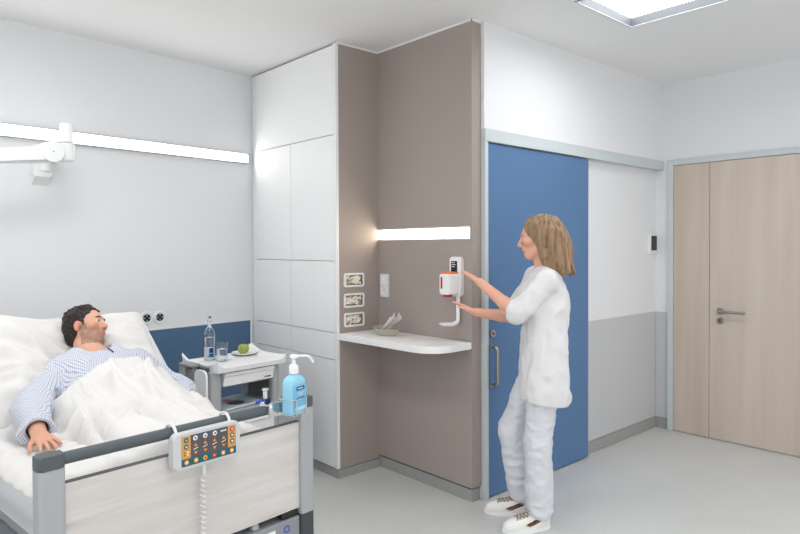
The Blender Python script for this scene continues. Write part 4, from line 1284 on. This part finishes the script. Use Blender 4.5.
Mesh().prism(rrect(kx1 - 0.030, fz1 - 0.014, kx1 - 0.006, fz1 - 0.009, 0.001), 0.033, 0.0338, mx=HX).make('printed_mark', MT['offwhite'], t)
for k in range(4):
    x = kx0 + kw * (0.13 + 0.25 * k)
    tri(x, fz1 - 0.037, 0.0068, 1)
    tri(x, fz1 - 0.064, 0.0068, -1)
    w_ = 0.009
    Mesh().prism([(x - w_, fz1 - 0.053), (x - 0.003, fz1 - 0.0515), (x + w_, fz1 - 0.0485), (x + w_, fz1 - 0.046), (x - 0.003, fz1 - 0.049), (x - w_, fz1 - 0.0505)], 0.033, 0.0338, mx=HX).make('printed_symbol', MT['white'], t)
for k, (mm, inn) in enumerate((('amber2', 'white'), ('amber2', 'white'), ('amber2', 'red'), ('red', 'amber2'), ('amber2', 'white'), ('amber2', 'white'))):
    key(fx0 + 0.018 + (fx1 - fx0 - 0.036) * k / 5, fz0 + 0.013, 0.0085, mm, 'round_button', inn)
key(fx0 + 0.017, fz1 - 0.014, 0.0088, 'teal', 'round_button', 'skyback')
key(fx0 + 0.017, fz1 - 0.037, 0.0088, 'keydark', 'round_button', 'paleblue')
for k, mm in enumerate(('greenpl', 'red')):
    key(fx0 + 0.011, fz1 - 0.056 - 0.009 * k, 0.003, mm, 'lamp')
    key(fx0 + 0.023, fz1 - 0.056 - 0.009 * k, 0.003, 'white', 'lamp')
key(fx1 - 0.017, fz1 - 0.013, 0.0085, 'red', 'round_button', 'paleblue')
key(fx1 - 0.017, fz1 - 0.035, 0.0085, 'keydark', 'round_button', 'white')
key(fx1 - 0.017, fz1 - 0.057, 0.0085, 'keydark', 'round_button', 'white')
for y in (X0 + 0.022, X1 - 0.030):
    pts = [(FS + 0.040, y, 0.895)] + [(FS + 0.005 + 0.034 * math.cos(a), y, 0.908 + 0.030 * math.sin(a)) for a in np.radians(np.arange(0, 200, 20))]
    Mesh().tube(pts, 0.0055, 10).make('hook', MT['offwhite'], t)
pts = []
cx = 1.205
pts += [(FS + 0.046, cx, 0.785), (FS + 0.046, cx, 0.765), (FS + 0.040, cx, 0.745)]
for k in range(230):
    a = k * 0.7
    pts.append((FS + 0.036 + 0.0085 * math.cos(a), cx + 0.001 + 0.0085 * math.sin(a), 0.742 - k * 0.0021))
Mesh().tube(pts, 0.0036, 7).make('coiled_cord', MT['offwhite'], t)
Mesh().cyl((FS + 0.046, cx, 0.785), (FS + 0.043, cx, 0.745), 0.0075, 0.005, bev=0.001).make('cord_sleeve', MT['offwhite'], t)

# ------------------------------------------------------------------ disinfectant bottle in its wire holder
bt = (FS + 0.072, 1.588)
BZ = 0.026
BROT = Matrix.Translation((bt[0], bt[1], BZ)) @ Matrix.Rotation(math.radians(14), 4, 'Z')
t = thing('disinfectant_bottle', 'light blue disinfectant pump bottle hung on the footboard rail', 'bottle', (bt[0], bt[1], 0.868), 'B')
LV = [(0.868, 0.92), (0.872, 0.98), (0.885, 1.0), (0.975, 1.0), (0.995, 0.97), (1.008, 0.82), (1.016, 0.55), (1.020, 0.36), (1.030, 0.34)]
P = []
N_ = 40
for k in range(N_):
    a = 2 * PI * k / N_
    row = [(0, 0, LV[0][0])]
    for z, q in LV:
        ex = 0.45
        cx_ = math.copysign(abs(math.cos(a)) ** ex, math.cos(a)); sy_ = math.copysign(abs(math.sin(a)) ** ex, math.sin(a))
        rx, ry = 0.030, 0.047
        if q < 0.9: rx, ry = max(rx * q, 0.0), ry * q
        if z >= 1.02: cx_, sy_, rx, ry = math.cos(a), math.sin(a), 0.014, 0.014
        row.append(tuple(BROT @ Vector((rx * cx_ * (q if q > .9 else 1), ry * sy_ * (q if q > .9 else 1), z))))
    row[0] = tuple(BROT @ Vector((0, 0, LV[0][0])))
    row.append(tuple(BROT @ Vector((0, 0, 1.030))))
    P.append(row)
M = Mesh().grid(P, closed_u=True)
bmesh.ops.remove_doubles(M.bm, verts=M.bm.verts, dist=1e-5)
body = M.make('bottle_body', MT['skybottle'], t, angle=50)
LX = BROT @ plane_mx((0.0300, 0, 0), (0, 1, 0), (0, 0, 1))
Mesh().prism(rrect(-0.040, 0.882, 0.040, 0.985, 0.004), 0, 0.0012, mx=LX).make('label', MT['skyback'], t)
Mesh().prism(rrect(-0.024, 0.962, 0.026, 0.976, 0.001), 0.001, 0.0018, mx=LX).make('name_band', MT['navy'], t)
Mesh().prism(rrect(-0.018, 0.9665, 0.018, 0.9715, 0.0005), 0.0016, 0.0022, mx=LX).make('printed_mark', MT['paleblue'], t)
for k, (a, b, zz) in enumerate(((-0.020, 0.022, 0.950), (-0.014, 0.016, 0.943), (-0.022, 0.024, 0.930), (-0.020, 0.012, 0.924))):
    Mesh().prism(rrect(a, zz, b, zz + 0.003, 0.0005), 0.001, 0.0016, mx=LX).make('printed_line', MT['navy' if k == 2 else 'paleblue'], t)
Mesh().prism(rrect(-0.034, 0.884, 0.034, 0.897, 0.001), 0.001, 0.0016, mx=LX).make('small_print', MT['paleblue'], t)
M = Mesh().lathe([(0.0, 1.026), (0.019, 1.026), (0.019, 1.050), (0.0165, 1.053), (0.0165, 1.058), (0.009, 1.060), (0.009, 1.070), (0.006, 1.071), (0.006, 1.088), (0.0, 1.088)], (bt[0], bt[1], BZ), 28)
M.make('pump_collar', MT['white'], t)
M = Mesh().lathe([(0, 1.084), (0.013, 1.084), (0.0165, 1.088), (0.0165, 1.094), (0.012, 1.0985), (0, 1.0985)], (bt[0], bt[1], BZ), 24)
a0 = Vector((0.25, 0.97, 0))
b0 = Vector((bt[0], bt[1], BZ))
M.tube(bend([b0 + Vector((0, 0, 1.092)), b0 + a0 * 0.066 + Vector((0, 0, 1.089)), b0 + a0 * 0.084 + Vector((0, 0, 1.060))], 6, 0.018), 0.0050, 10)
M.make('pump_head', MT['white'], t)

t = thing('bottle_holder', 'chrome wire holder with clamp around the light blue pump bottle', 'holder', (bt[0], bt[1], 0.862), 'B')
q = lambda x, y, z: BROT @ Vector((x, y, z))
M = Mesh()
M.tube(bend([q(-0.036, -0.052, 0.930), q(0.0365, -0.052, 0.930), q(0.0365, 0.052, 0.930), q(-0.036, 0.052, 0.930)], 5, 0.012), 0.0022, 8)
for y in (-0.032, ):
    M.tube(bend([q(-0.036, y, 0.94), q(-0.036, y, 0.8645), q(0.0365, y, 0.8645), q(0.0365, y, 0.930)], 5, 0.010), 0.0022, 8)
M.tube(bend([q(-0.036, 0.032, 0.94), q(-0.036, 0.032, 0.8645), q(0.0365, 0.032, 0.8645), q(0.0365, 0.032, 0.930)], 5, 0.010), 0.0022, 8)
M.make('wire_basket', MT['chrome'], t)
M = Mesh().box((FS - 0.024, 1.493, 0.90), (FS + 0.038, 1.523, 0.938), 0.004).box((FS + 0.022, 1.498, 0.885), (FS + 0.036, 1.61, 0.94), 0.003).cyl((FS - 0.005, 1.508, 0.935), (FS - 0.005, 1.508, 0.985), 0.010, bev=0.002).cyl((FS - 0.005, 1.508, 0.985), (FS - 0.005, 1.508, 0.993), 0.014, bev=0.002)
M.make('clamp', MT['chrome'], t)
M = Mesh().tube([(FS - 0.005, 1.504, 0.950), (FS - 0.008, 1.473, 0.944)], 0.0052, 10).sph((FS - 0.0085, 1.470, 0.943), 0.0075, 12)
M.make('clamp_lever', MT['blueprint'], t)
Mesh().box((FS - 0.014, 1.500, 0.930), (FS + 0.006, 1.524, 0.955), 0.003).make('clamp_pad', MT['navy'], t)

# ------------------------------------------------------------------ bedside cabinet
N0, N1, NS0, NS1 = 1.975, 2.475, 0.66, 1.02        # t range, s range
ns = thing('bedside_cabinet', 'white and grey bedside cabinet with drawer, open shelf and tray top', 'bedside cabinet', (0.76, 2.22, 0), 'B')
for a, b, s0_, s1_ in ((N0, N0 + 0.085, NS1 - 0.075, NS1), (N1 - 0.055, N1, NS1 - 0.06, NS1), (N0, N0 + 0.06, NS0, NS0 + 0.06), (N1 - 0.055, N1, NS0, NS0 + 0.06)):
    Mesh().prism(rrect(s0_, a, s1_, b, 0.022), 0.10, 0.828, 0.001).make('corner_post', MT['alu'], ns)
Mesh().box((NS0 + 0.06, N0 + 0.006, 0.14), (NS1 - 0.075, N0 + 0.018, 0.82), 0.001).make('side_panel', MT['offwhite'], ns)
Mesh().box((NS0 + 0.06, N1 - 0.018, 0.14), (NS1 - 0.06, N1 - 0.006, 0.82), 0.001).make('side_panel', MT['innergrey'], ns)
Mesh().box((NS0 + 0.02, N0 + 0.03, 0.14), (NS0 + 0.03, N1 - 0.03, 0.55), 0.001).make('back_panel', MT['offwhite'], ns)
Mesh().box((NS0 + 0.02, N0 + 0.02, 0.568), (NS1 - 0.012, N1 - 0.02, 0.585), 0.002).make('shelf', MT['shelfgrey'], ns)
Mesh().box((NS0 + 0.02, N0 + 0.02, 0.718), (NS1 - 0.05, N1 - 0.02, 0.730), 0.001).make('drawer_floor', MT['innergrey'], ns)
Mesh().box((NS0 + 0.02, N0 + 0.02, 0.12), (NS1 - 0.02, N1 - 0.02, 0.14), 0.002).make('floor_panel', MT['offwhite'], ns)
def drawer(z0, z1, name):
    M = Mesh().prism([(NS1 - 0.03, z0), (NS1 + 0.004, z0), (NS1 + 0.008, z1 - 0.028), (NS1 + 0.020, z1 - 0.020), (NS1 + 0.020, z1 - 0.002), (NS1 - 0.03, z1)], N0 + 0.088, N1 - 0.057, 0.004, mx=MXS)
    M.box((NS0 + 0.05, N0 + 0.09, z0 + 0.005), (NS1 - 0.03, N1 - 0.06, z0 + 0.012))
    return M.make(name, MT['white'], ns)
d1 = drawer(0.738, 0.818, 'drawer')
Mesh().box((NS1 + 0.004, N1 - 0.125, 0.750), (NS1 + 0.0085, N1 - 0.078, 0.757)).make('maker_plate', MT['dark'], d1)
Mesh().box((NS1 + 0.004, N1 - 0.123, 0.7505), (NS1 + 0.0092, N1 - 0.110, 0.7565)).make('blue_mark', MT['skyback'], d1)
drawer(0.36, 0.520, 'drawer')
drawer(0.15, 0.350, 'drawer')
# tray top with raised rims and horns
TX0, TX1, TY0, TY1 = 0.660, 1.068, 1.985, 2.515
NG = 60
def tray_h(a, b):
    """a along s, b along t, both 0..1"""
    s, t_ = TX0 + (TX1 - TX0) * a, TY0 + (TY1 - TY0) * b
    d = min(t_ - TY0, TY1 - t_)
    rim = math.exp(-max(d - 0.014, 0) ** 2 / 0.026 ** 2)
    back = math.exp(-max(s - TX0 - 0.01, 0) ** 2 / 0.02 ** 2)
    front = math.exp(-max(TX1 - s - 0.01, 0) ** 2 / 0.018 ** 2)
    z = 0.846 + 0.020 * rim + 0.012 * back + 0.006 * front
    z += 0.028 * rim * math.exp(-(max(s - TX0 - 0.02, 0) / 0.06) ** 2) + 0.014 * rim * math.exp(-((TX1 - s) / 0.06) ** 2)
    return s, t_, z
def corner(s, t_):
    r = 0.05
    cs = min(max(s, TX0 + r), TX1 - r); ct = min(max(t_, TY0 + r), TY1 - r)
    d = math.hypot(s - cs, t_ - ct)
    if d > r:
        return cs + (s - cs) * r / d, ct + (t_ - ct) * r / d
    return s, t_
P, Q = [], []
for i in range(NG + 1):
    r1, r2 = [], []
    for j in range(NG + 1):
        s, t_, z = tray_h(i / NG, j / NG)
        s, t_ = corner(s, t_)
        r1.append((s, t_, z)); 
        e = min(i, j, NG - i, NG - j)
        r2.append((s + (0.006 if i == 0 else -0.006 if i == NG else 0), t_ + (0.006 if j == 0 else -0.006 if j == NG else 0), 0.826))
    P.append(r1); Q.append(r2)
M = Mesh().grid(P).grid(Q)
V_ = M.bm.verts; V_.ensure_lookup_table()
nN = (NG + 1) ** 2
idx = lambda i, j: i * (NG + 1) + j
loop = [idx(0, j) for j in range(NG)] + [idx(i, NG) for i in range(NG)] + [idx(NG, j) for j in range(NG, 0, -1)] + [idx(i, 0) for i in range(NG, 0, -1)]
for a, b in zip(loop, loop[1:] + loop[:1]):
    M.bm.faces.new((V_[a], V_[b], V_[b + nN], V_[a + nN]))
M.make('tray_top', MT['white'], ns, angle=50)
# folded overbed leaf with its post on the bed side
Mesh().prism(rrect(0.985, 0.38, 1.105, 0.862, 0.035), 0, 0.014, 0.003, mx=plane_mx((0, 1.912, 0), (1, 0, 0), (0, 0, 1))).make('folded_leaf', MT['white'], ns)
M = Mesh().prism(rrect(0.835, 1.885, 0.900, 1.945, 0.012), 0.12, 0.868, 0.003)
M.make('leaf_post', MT['alu'], ns)
Mesh().prism(rrect(0.915, 1.892, 0.965, 1.940, 0.010), 0.12, 0.862, 0.003).make('inner_post', MT['innergrey'], ns)
Mesh().prism(rrect(0.830, 1.880, 0.975, 1.950, 0.020), 0.868, 0.882, 0.004).make('leaf_hinge_cover', MT['greybox'], ns)
M = Mesh().box((0.93, 1.93, 0.842), (1.05, 1.958, 0.866), 0.004)
M.make('hinge', MT['dark'], ns)
Mesh().box((0.900, 1.906, 0.80), (0.916, 1.918, 0.84), 0.002).make('latch', MT['dark'], ns)
for s, y in ((0.71, 2.02), (0.71, 2.42), (0.95, 2.02), (0.95, 2.42)):
    Mesh().cyl((s, y - 0.014, 0.04), (s, y + 0.014, 0.04), 0.04, bev=0.006).cyl((s, y, 0.04), (s, y, 0.12), 0.012).make('castor', MT['dark'], ns)

TZ = 0.8485
# water bottle
wb = (0.728, 2.155)
t = thing('water_bottle', 'clear glass water bottle with white label on the bedside cabinet', 'bottle', (*wb, TZ), 'B')
z0 = TZ
bo = [(0, 0.0), (0.028, 0.0), (0.0305, 0.004), (0.0305, 0.135), (0.029, 0.150), (0.022, 0.167), (0.013, 0.180), (0.0095, 0.192), (0.0095, 0.212), (0.013, 0.214), (0.013, 0.222), (0.0095, 0.222)]
inn = [(0.0072, 0.222), (0.0072, 0.192), (0.011, 0.181), (0.020, 0.167), (0.0265, 0.150), (0.028, 0.135), (0.028, 0.006), (0, 0.005)]
Mesh().lathe([(r * 1.1, z0 + z * 1.14) for r, z in bo + inn], (*wb, 0), 36).make('bottle_glass', MT['glass'], t)
Mesh().lathe([(0, z0 + 0.0065), (0.0306, z0 + 0.0075), (0.0306, z0 + 0.142), (0, z0 + 0.142)], (*wb, 0), 32).make('water', MT['water'], t)
M = Mesh().lathe([(0, z0 + 0.2535), (0.0138, z0 + 0.2535), (0.0150, z0 + 0.262), (0.010, z0 + 0.273), (0, z0 + 0.275)], (*wb, 0), 24)
M.make('stopper', MT['glass'], t)
def wrap(z_a, z_b, a0, a1, r, name, m, parent):
    n = 20
    P = [[(wb[0] + r * math.cos(a0 + (a1 - a0) * i / n), wb[1] + r * math.sin(a0 + (a1 - a0) * i / n), z) for z in (z0 + z_a, z0 + z_b)] for i in range(n + 1)]
    M = Mesh().grid(P)
    bmesh.ops.solidify(M.bm, geom=M.bm.faces[:], thickness=0.0003)
    return M.make(name, MT[m], parent)
ca = math.atan2(-2.2, 3.6)
lab = wrap(0.014, 0.086, ca - 1.25, ca + 1.25, 0.0342, 'label', 'label', t)
wrap(0.022, 0.078, ca - 0.08, ca + 0.66, 0.0346, 'blue_print', 'blueprint', lab)
wrap(0.024, 0.031, ca - 0.40, ca + 0.80, 0.0350, 'turquoise_print', 'cyan', lab)
wrap(0.044, 0.049, ca + 0.0, ca + 0.54, 0.0350, 'white_print', 'label', lab)
# drinking glass
dg = (0.812, 2.190)
t = thing('drinking_glass', 'water glass half full beside the bottle on the bedside cabinet', 'glass', (*dg, TZ), 'B')
Mesh().lathe([(0, z0), (0.030, z0), (0.0315, z0 + 0.003), (0.035, z0 + 0.114), (0.0335, z0 + 0.114), (0.030, z0 + 0.008), (0, z0 + 0.007)], (*dg, 0), 32).make('tumbler', MT['glass'], t)
Mesh().lathe([(0, z0 + 0.0075), (0.0297, z0 + 0.0085), (0.0318, z0 + 0.074), (0, z0 + 0.074)], (*dg, 0), 32).make('water', MT['water'], t)
# plate and apple
pc = (0.730, 2.412)
tag(Mesh().lathe([(0, z0), (0.045, z0), (0.072, z0 + 0.010), (0.082, z0 + 0.016), (0.083, z0 + 0.019), (0.071, z0 + 0.0145), (0.044, z0 + 0.005), (0, z0 + 0.0045)], (*pc, 0), 48).make('plate', MT['plate'], frame='B', loc=(*pc, z0)), 'small round white plate under the green apple', 'plate')
ac = (0.726, 2.405)
t = thing('apple', 'green apple on the small white plate', 'apple', (*ac, z0 + 0.0055), 'B')
za = z0 + 0.0052
Mesh().lathe([(0, za + 0.004), (0.012, za), (0.022, za + 0.004), (0.032, za + 0.016), (0.0365, za + 0.034), (0.034, za + 0.050), (0.025, za + 0.061), (0.014, za + 0.064), (0.006, za + 0.059), (0, za + 0.055)], (*ac, 0), 32).make('fruit', MT['apple'], t)
Mesh().tube([(ac[0], ac[1], za + 0.055), (ac[0] + 0.003, ac[1] + 0.002, za + 0.070)], 0.0014, 6).make('stem', MT['stem'], t)
# magazine on the open shelf
t = thing('magazine', 'pale blue magazine lying on the open shelf of the bedside cabinet', 'magazine', (0.86, 2.24, 0.586), 'B')
RM = Matrix.Translation((0.855, 2.225, 0.5865)) @ Matrix.Rotation(math.radians(8), 4, 'Z')
Mesh().box((-0.125, -0.15, 0), (0.125, 0.15, 0.007), 0.001, mx=RM).make('pages', MT['label'], t)
Mesh().box((-0.124, -0.149, 0.0068), (0.124, 0.149, 0.0078), mx=RM).make('cover', MT['mag'], t)
M = Mesh().lathe([(0.055, 0.0078), (0.055, 0.0083), (0, 0.0083)], (0, 0, 0), 28, RM @ Matrix.Translation((0.04, 0.0, 0)) , sx=1.0)
M.make('printed_picture', MT['magdark'], t)
Mesh().box((-0.06, -0.03, 0.0078), (0.0, 0.03, 0.0084), 0, mx=RM).make('printed_picture', MT['magred'], t)
Mesh().box((-0.11, 0.09, 0.0078), (0.10, 0.14, 0.0083), 0, mx=RM).make('printed_strip', MT['paleblue'], t)

# ================================================================== THE NURSE (frame N: x ahead, y her left, z up)
nu = thing('person', 'fair-haired woman in white tunic and trousers reaching for the dispenser', 'person', (0, 0, 0), 'N')
NH = 0.005
S = SDF((-0.32, -0.32, 0.0), (0.56, 0.32, 1.76), NH)
nHC = (0.000, 0.0, 1.588)
nHR = frame3((1, -0.10, -0.10), (0.10, 0, 1))
I3 = np.eye(3)
# trunk
S.ell((-0.03, 0, 1.27), (0.088, 0.135, 0.17), 0.04)
S.ell((-0.015, 0, 1.10), (0.078, 0.115, 0.15), 0.05)
S.ell((-0.025, 0, 0.93), (0.098, 0.150, 0.12), 0.05)
nSL, nSR = (-0.030, 0.160, 1.360), (-0.010, -0.160, 1.365)
nEL, nER = (0.135, 0.180, 1.195), (0.140, -0.135, 1.140)
nWL, nWR = (0.325, 0.005, 1.350), (0.350, -0.105, 1.170)
S.cap((-0.03, 0.06, 1.385), nSL, 0.045, 0.048, 0.03)
S.cap((-0.02, -0.06, 1.385), nSR, 0.045, 0.048, 0.03)
S.cap((-0.035, 0, 1.39), (-0.018, 0, 1.50), 0.049, 0.047, 0.03)
S.cap((-0.02, 0, 1.48), (-0.01, 0, 1.54), 0.046, 0.045, 0.02)
for a, b, c in ((nSL, nEL, nWL), (nSR, nER, nWR)):
    S.cap(a, b, 0.042, 0.036, 0.02)
    mid = np.array(b) + (np.array(c) - np.array(b)) * 0.3
    S.cap(b, mid, 0.036, 0.037, 0.012)
    S.cap(mid, c, 0.036, 0.024, 0.012)
hand_sdf(S, nWL, (0.14, -0.12, 0.085), (-0.45, 0.1, 0.9), -1, 0.95, curl=0.13, spread=0.9)
hand_sdf(S, nWR, (0.18, -0.05, 0.075), (-0.35, -0.2, 0.9), 1, 0.95, curl=0.12, spread=1.1)
# legs: planted left leg, right leg stepping
nKL, nAL = (0.02, 0.085, 0.475), (0.005, 0.068, 0.085)
nKR, nAR = (0.145, -0.095, 0.490), (0.085, -0.110, 0.090)
S.cap((-0.02, 0.085, 0.88), nKL, 0.080, 0.052, 0.03)
S.cap((-0.01, -0.085, 0.88), nKR, 0.080, 0.052, 0.03)
for k_, a_ in ((nKL, nAL), (nKR, nAR)):
    mid = np.array(k_) + (np.array(a_) - np.array(k_)) * 0.35 + np.array((-0.015, 0, 0))
    S.cap(k_, mid, 0.050, 0.050, 0.02)
    S.cap(mid, a_, 0.050, 0.034, 0.02)
fdL = np.array((0.94, 0.34, 0)); fdL /= np.linalg.norm(fdL)
fdR = np.array((1.0, -0.02, 0))
for a_, fd in ((nAL, fdL), (nAR, fdR)):
    S.cap(np.array(a_) - fd * 0.02 + (0, 0, -0.045), np.array(a_) + fd * 0.13 + (0, 0, -0.055), 0.030, 0.024, 0.02)
head_sdf(S, nHC, nHR, 0.95, nose=0.9, jaw=0.92)
V, F = S.mesh()
fast_mesh('body', V, F, MT['skin'], nu, head_tone(V, nHC, nHR, (226, 172, 148), 0.95))
eyes(nu, nHC, nHR, 0.95)
# hair: loose, shoulder length
Hh = SDF((-0.34, -0.22, 1.28), (0.16, 0.22, 1.78), 0.004)
hp = lambda x, y, z: np.array(nHC) + nHR @ (np.array([x, y, z]) * 0.95)
Hh.ell(hp(0, -0.028, 0.050), (0.088, 0.108, 0.092), 0.01, nHR)
Hh.ell(hp(0, -0.085, -0.020), (0.088, 0.075, 0.110), 0.04, nHR)
Hh.ell(hp(0, -0.112, -0.105), (0.094, 0.066, 0.125), 0.05, nHR)
rg = np.random.RandomState(8)
for k in range(26):
    a_ = -PI * (0.12 + 0.76 * rg.rand())
    x_, y_ = 0.092 * math.cos(a_), -0.075 + 0.085 * math.sin(a_)
    Hh.cap(hp(x_ * 0.82, y_ + 0.045, 0.03 + 0.03 * rg.rand()), hp(x_ * 1.02 + (rg.rand() - .5) * 0.02, y_ - 0.012 - rg.rand() * 0.015, -0.16 - 0.07 * rg.rand()), 0.014, 0.006, 0.008)
for s in (-1, 1):
    Hh.cap(hp(s * 0.068, 0.018, 0.070), hp(s * 0.082, -0.020, -0.10), 0.022, 0.026, 0.02)
    Hh.cap(hp(s * 0.078, -0.03, -0.09), hp(s * 0.072, -0.05, -0.20), 0.030, 0.020, 0.02)
Hh.ell(hp(0, 0.120, 0.000), (0.064, 0.085, 0.082), 0.012, nHR, op='s')
Hh.ell(hp(0, 0.090, -0.08), (0.075, 0.085, 0.10), 0.012, nHR, op='s')
Hh.wrinkle(0.007, 0.028, (1.0, 1.0, 0.16), seed=2)
Hh.wrinkle(0.004, 0.012, (1.0, 1.0, 0.12), seed=9, ridge=True)
brows(Hh, hp, 0.8)
V, F = Hh.mesh()
fast_mesh('hair', V, F, MT['hairfair'], nu)
# tunic
G = SDF((-0.28, -0.34, 0.62), (0.30, 0.34, 1.50), 0.005)
G.ell((-0.036, 0, 1.27), (0.116, 0.155, 0.185), 0.04)
G.ell((0.035, 0.0, 1.27), (0.085, 0.120, 0.085), 0.06)
for y in (-0.055, 0.055):
    G.cap((-0.032, y, 1.20), (-0.030, y * 1.3, 0.74), 0.110, 0.138, 0.06)
G.cap((-0.03, 0.055, 1.388), nSL, 0.050, 0.062, 0.03)
G.cap((-0.02, -0.055, 1.388), nSR, 0.050, 0.062, 0.03)
cL = np.array(nEL) + (np.array(nWL) - np.array(nEL)) * 0.10
cR = np.array(nSR) + (np.array(nER) - np.array(nSR)) * 0.95
G.cap(nSL, nEL, 0.060, 0.060, 0.03)
G.cap(nEL, cL, 0.059, 0.060, 0.02)
G.cap(nSR, cR, 0.066, 0.066, 0.03)
G.wrinkle(0.012, 0.13, (1, 1, 0.45), seed=4)
G.wrinkle(0.010, 0.085, (1, 1, 0.8), seed=6, ridge=True)
G.half((0, 0, 0.705), (0.14, 0, -1))
G.half(np.array(nEL) + (0.04, -0.015, 0.01), (0.8, -0.35, 0.1), within=(np.array(nEL) + (0.07, -0.02, 0), 0.11))
G.half(cR, np.array(nER) - np.array(nSR), within=(cR, 0.11))
G.cap((-0.03, 0, 1.435), (-0.02, 0, 1.55), 0.066, 0.08, 0.006, op='s')
G.cap((0.045, 0, 1.43), (0.06, 0, 1.52), 0.03, 0.05, 0.01, op='s')
V, F = G.mesh()
fast_mesh('tunic', V, F, MT['tunic'], nu, smooth_it=2)
# trousers
G = SDF((-0.26, -0.30, 0.05), (0.34, 0.30, 1.00), 0.005)
G.ell((-0.022, 0, 0.90), (0.106, 0.158, 0.10), 0.04)
for hp_, kn, an in (((-0.02, 0.080, 0.87), nKL, nAL), ((-0.01, -0.080, 0.87), nKR, nAR)):
    kn, an = np.array(kn), np.array(an)
    G.cap(hp_, kn, 0.094, 0.072, 0.03)
    G.cap(kn, an + (0.0, 0, 0.02), 0.072, 0.062, 0.03)
    G.cap(kn, an + (-0.01, 0, -0.01), 0.066, 0.062, 0.03)
G.wrinkle(0.010, 0.11, (1, 1, 0.45), seed=8)
G.wrinkle(0.009, 0.07, (1.0, 1.0, 1.3), seed=11, ridge=True)
G.half((0, 0, 0.068), (0.25, 0, -1))
V, F = G.mesh()
fast_mesh('trousers', V, F, MT['trousers'], nu, smooth_it=4)
# shoes
def shoe(ank, fd, lift=0.0):
    ank = np.array(ank)
    sd = np.array((-fd[1], fd[0], 0))
    P3 = lambda a, b, c: np.array((ank[0], ank[1], 0)) + fd * a + sd * b + np.array((0, 0, c + lift))
    S = SDF(P3(0.07, 0, 0) - (0.26, 0.26, 0.02), P3(0.07, 0, 0) + (0.26, 0.26, 0.16), 0.003)
    S.cap(P3(-0.025, 0, 0.040), P3(0.03, 0, 0.040), 0.038, 0.040, 0.02)
    S.cap(P3(0.03, 0, 0.040), P3(0.155, 0, 0.034), 0.040, 0.036, 0.02)
    S.cap(P3(0.12, -0.006, 0.030), P3(0.180, 0.0, 0.026), 0.042, 0.032, 0.02)
    S.cap(P3(-0.015, 0, 0.06), P3(-0.008, 0, 0.095), 0.036, 0.036, 0.02)
    S.cap(P3(0.02, 0, 0.075), P3(0.105, 0, 0.052), 0.030, 0.026, 0.02)
    S.cap(P3(-0.005, 0, 0.10), P3(-0.005, 0, 0.14), 0.030, 0.034, 0.003, op='s')
    S.half(P3(0, 0, 0.018), (0, 0, -1))
    S.half(P3(0, 0, 0.106), (-0.35, 0, 1))
    V, F = S.mesh()
    o = fast_mesh('shoe', V, F, MT['leather'], nu)
    MX = Matrix.Identity(4)
    for i in range(3):
        MX[i][0], MX[i][1], MX[i][2], MX[i][3] = fd[i], sd[i], (0, 0, 1)[i], (ank[0], ank[1], lift)[i]
    out = []
    for k in range(40):
        a = 2 * PI * k / 40
        x = 0.0755 + 0.140 * math.cos(a)
        wd = 0.040 + 0.006 * math.sin((x + 0.06) * 14) if x > 0.02 else 0.040
        out.append((x, wd * math.copysign(abs(math.sin(a)) ** 0.7, math.sin(a))))
    Mesh().prism(out, 0.0, 0.022, 0.004, mx=MX).make('sole', MT['label'], o)
    # laces, laid on the tongue
    def top(x, y):
        for z in np.arange(0.135, 0.02, -0.001):
            g_ = np.round((np.array(MX @ Vector((x, y, z))) - S.lo) / S.h).astype(int)
            if np.all(g_ >= 0) and np.all(g_ < S.n) and S.D[tuple(g_)] < 0.001:
                return z
        return 0.04
    M = Mesh()
    for k in range(5):
        x = 0.050 + 0.020 * k
        for s in (-1, 1):
            row = []
            for u in np.linspace(-1, 1, 9):
                xx, yy = x + s * u * 0.008, u * 0.024
                row.append(MX @ Vector((xx, yy, top(xx, yy) + 0.0025)))
            M.tube(row, 0.0036, 8)
    for s in (-1, 1):
        lp = [MX @ Vector((0.050 + 0.020 * math.cos(a), s * (0.016 + 0.013 * math.sin(a)), top(0.050, 0) + 0.010 + 0.006 * math.sin(a))) for a in np.linspace(0, 2 * PI, 16)]
        M.tube(lp, 0.0030, 8)
    M.make('laces', MT['lace'], o)
    # side stripe of three bands
    for s in (1, -1):
        for k, mm in enumerate(('green', 'red', 'green')):
            P = []
            for j in range(14):
                x = -0.005 + 0.085 * j / 13 + k * 0.008 - 0.008
                z = 0.070 - 0.036 * j / 13 + 0.004 * k
                row = []
                for dx in (0, 0.008):
                    xx = x + dx; zz = z + dx * 0.35
                    row.append(MX @ Vector((xx, s * 0.20, zz)))
                P.append(row)
            # press the band on to the shoe's side
            R0 = []
            for row in P:
                r_ = []
                for p in row:
                    p = np.array(p); lo_, hi_ = 0.0, 0.2
                    d_ = -s * sd
                    for q_ in np.linspace(0, 0.19, 96):
                        g_ = np.round((p + d_ * q_ - S.lo) / S.h).astype(int)
                        if np.all(g_ >= 0) and np.all(g_ < S.n) and S.D[tuple(g_)] < 0.0015:
                            break
                    r_.append(tuple(p + d_ * (q_ - 0.0030)))
                R0.append(r_)
            M = Mesh().grid(R0)
            bmesh.ops.solidify(M.bm, geom=M.bm.faces[:], thickness=0.004 if s < 0 else -0.004)
            M.make('stripe', MT[mm], o)
shoe(nAL, fdL)
shoe(nAR, fdR)
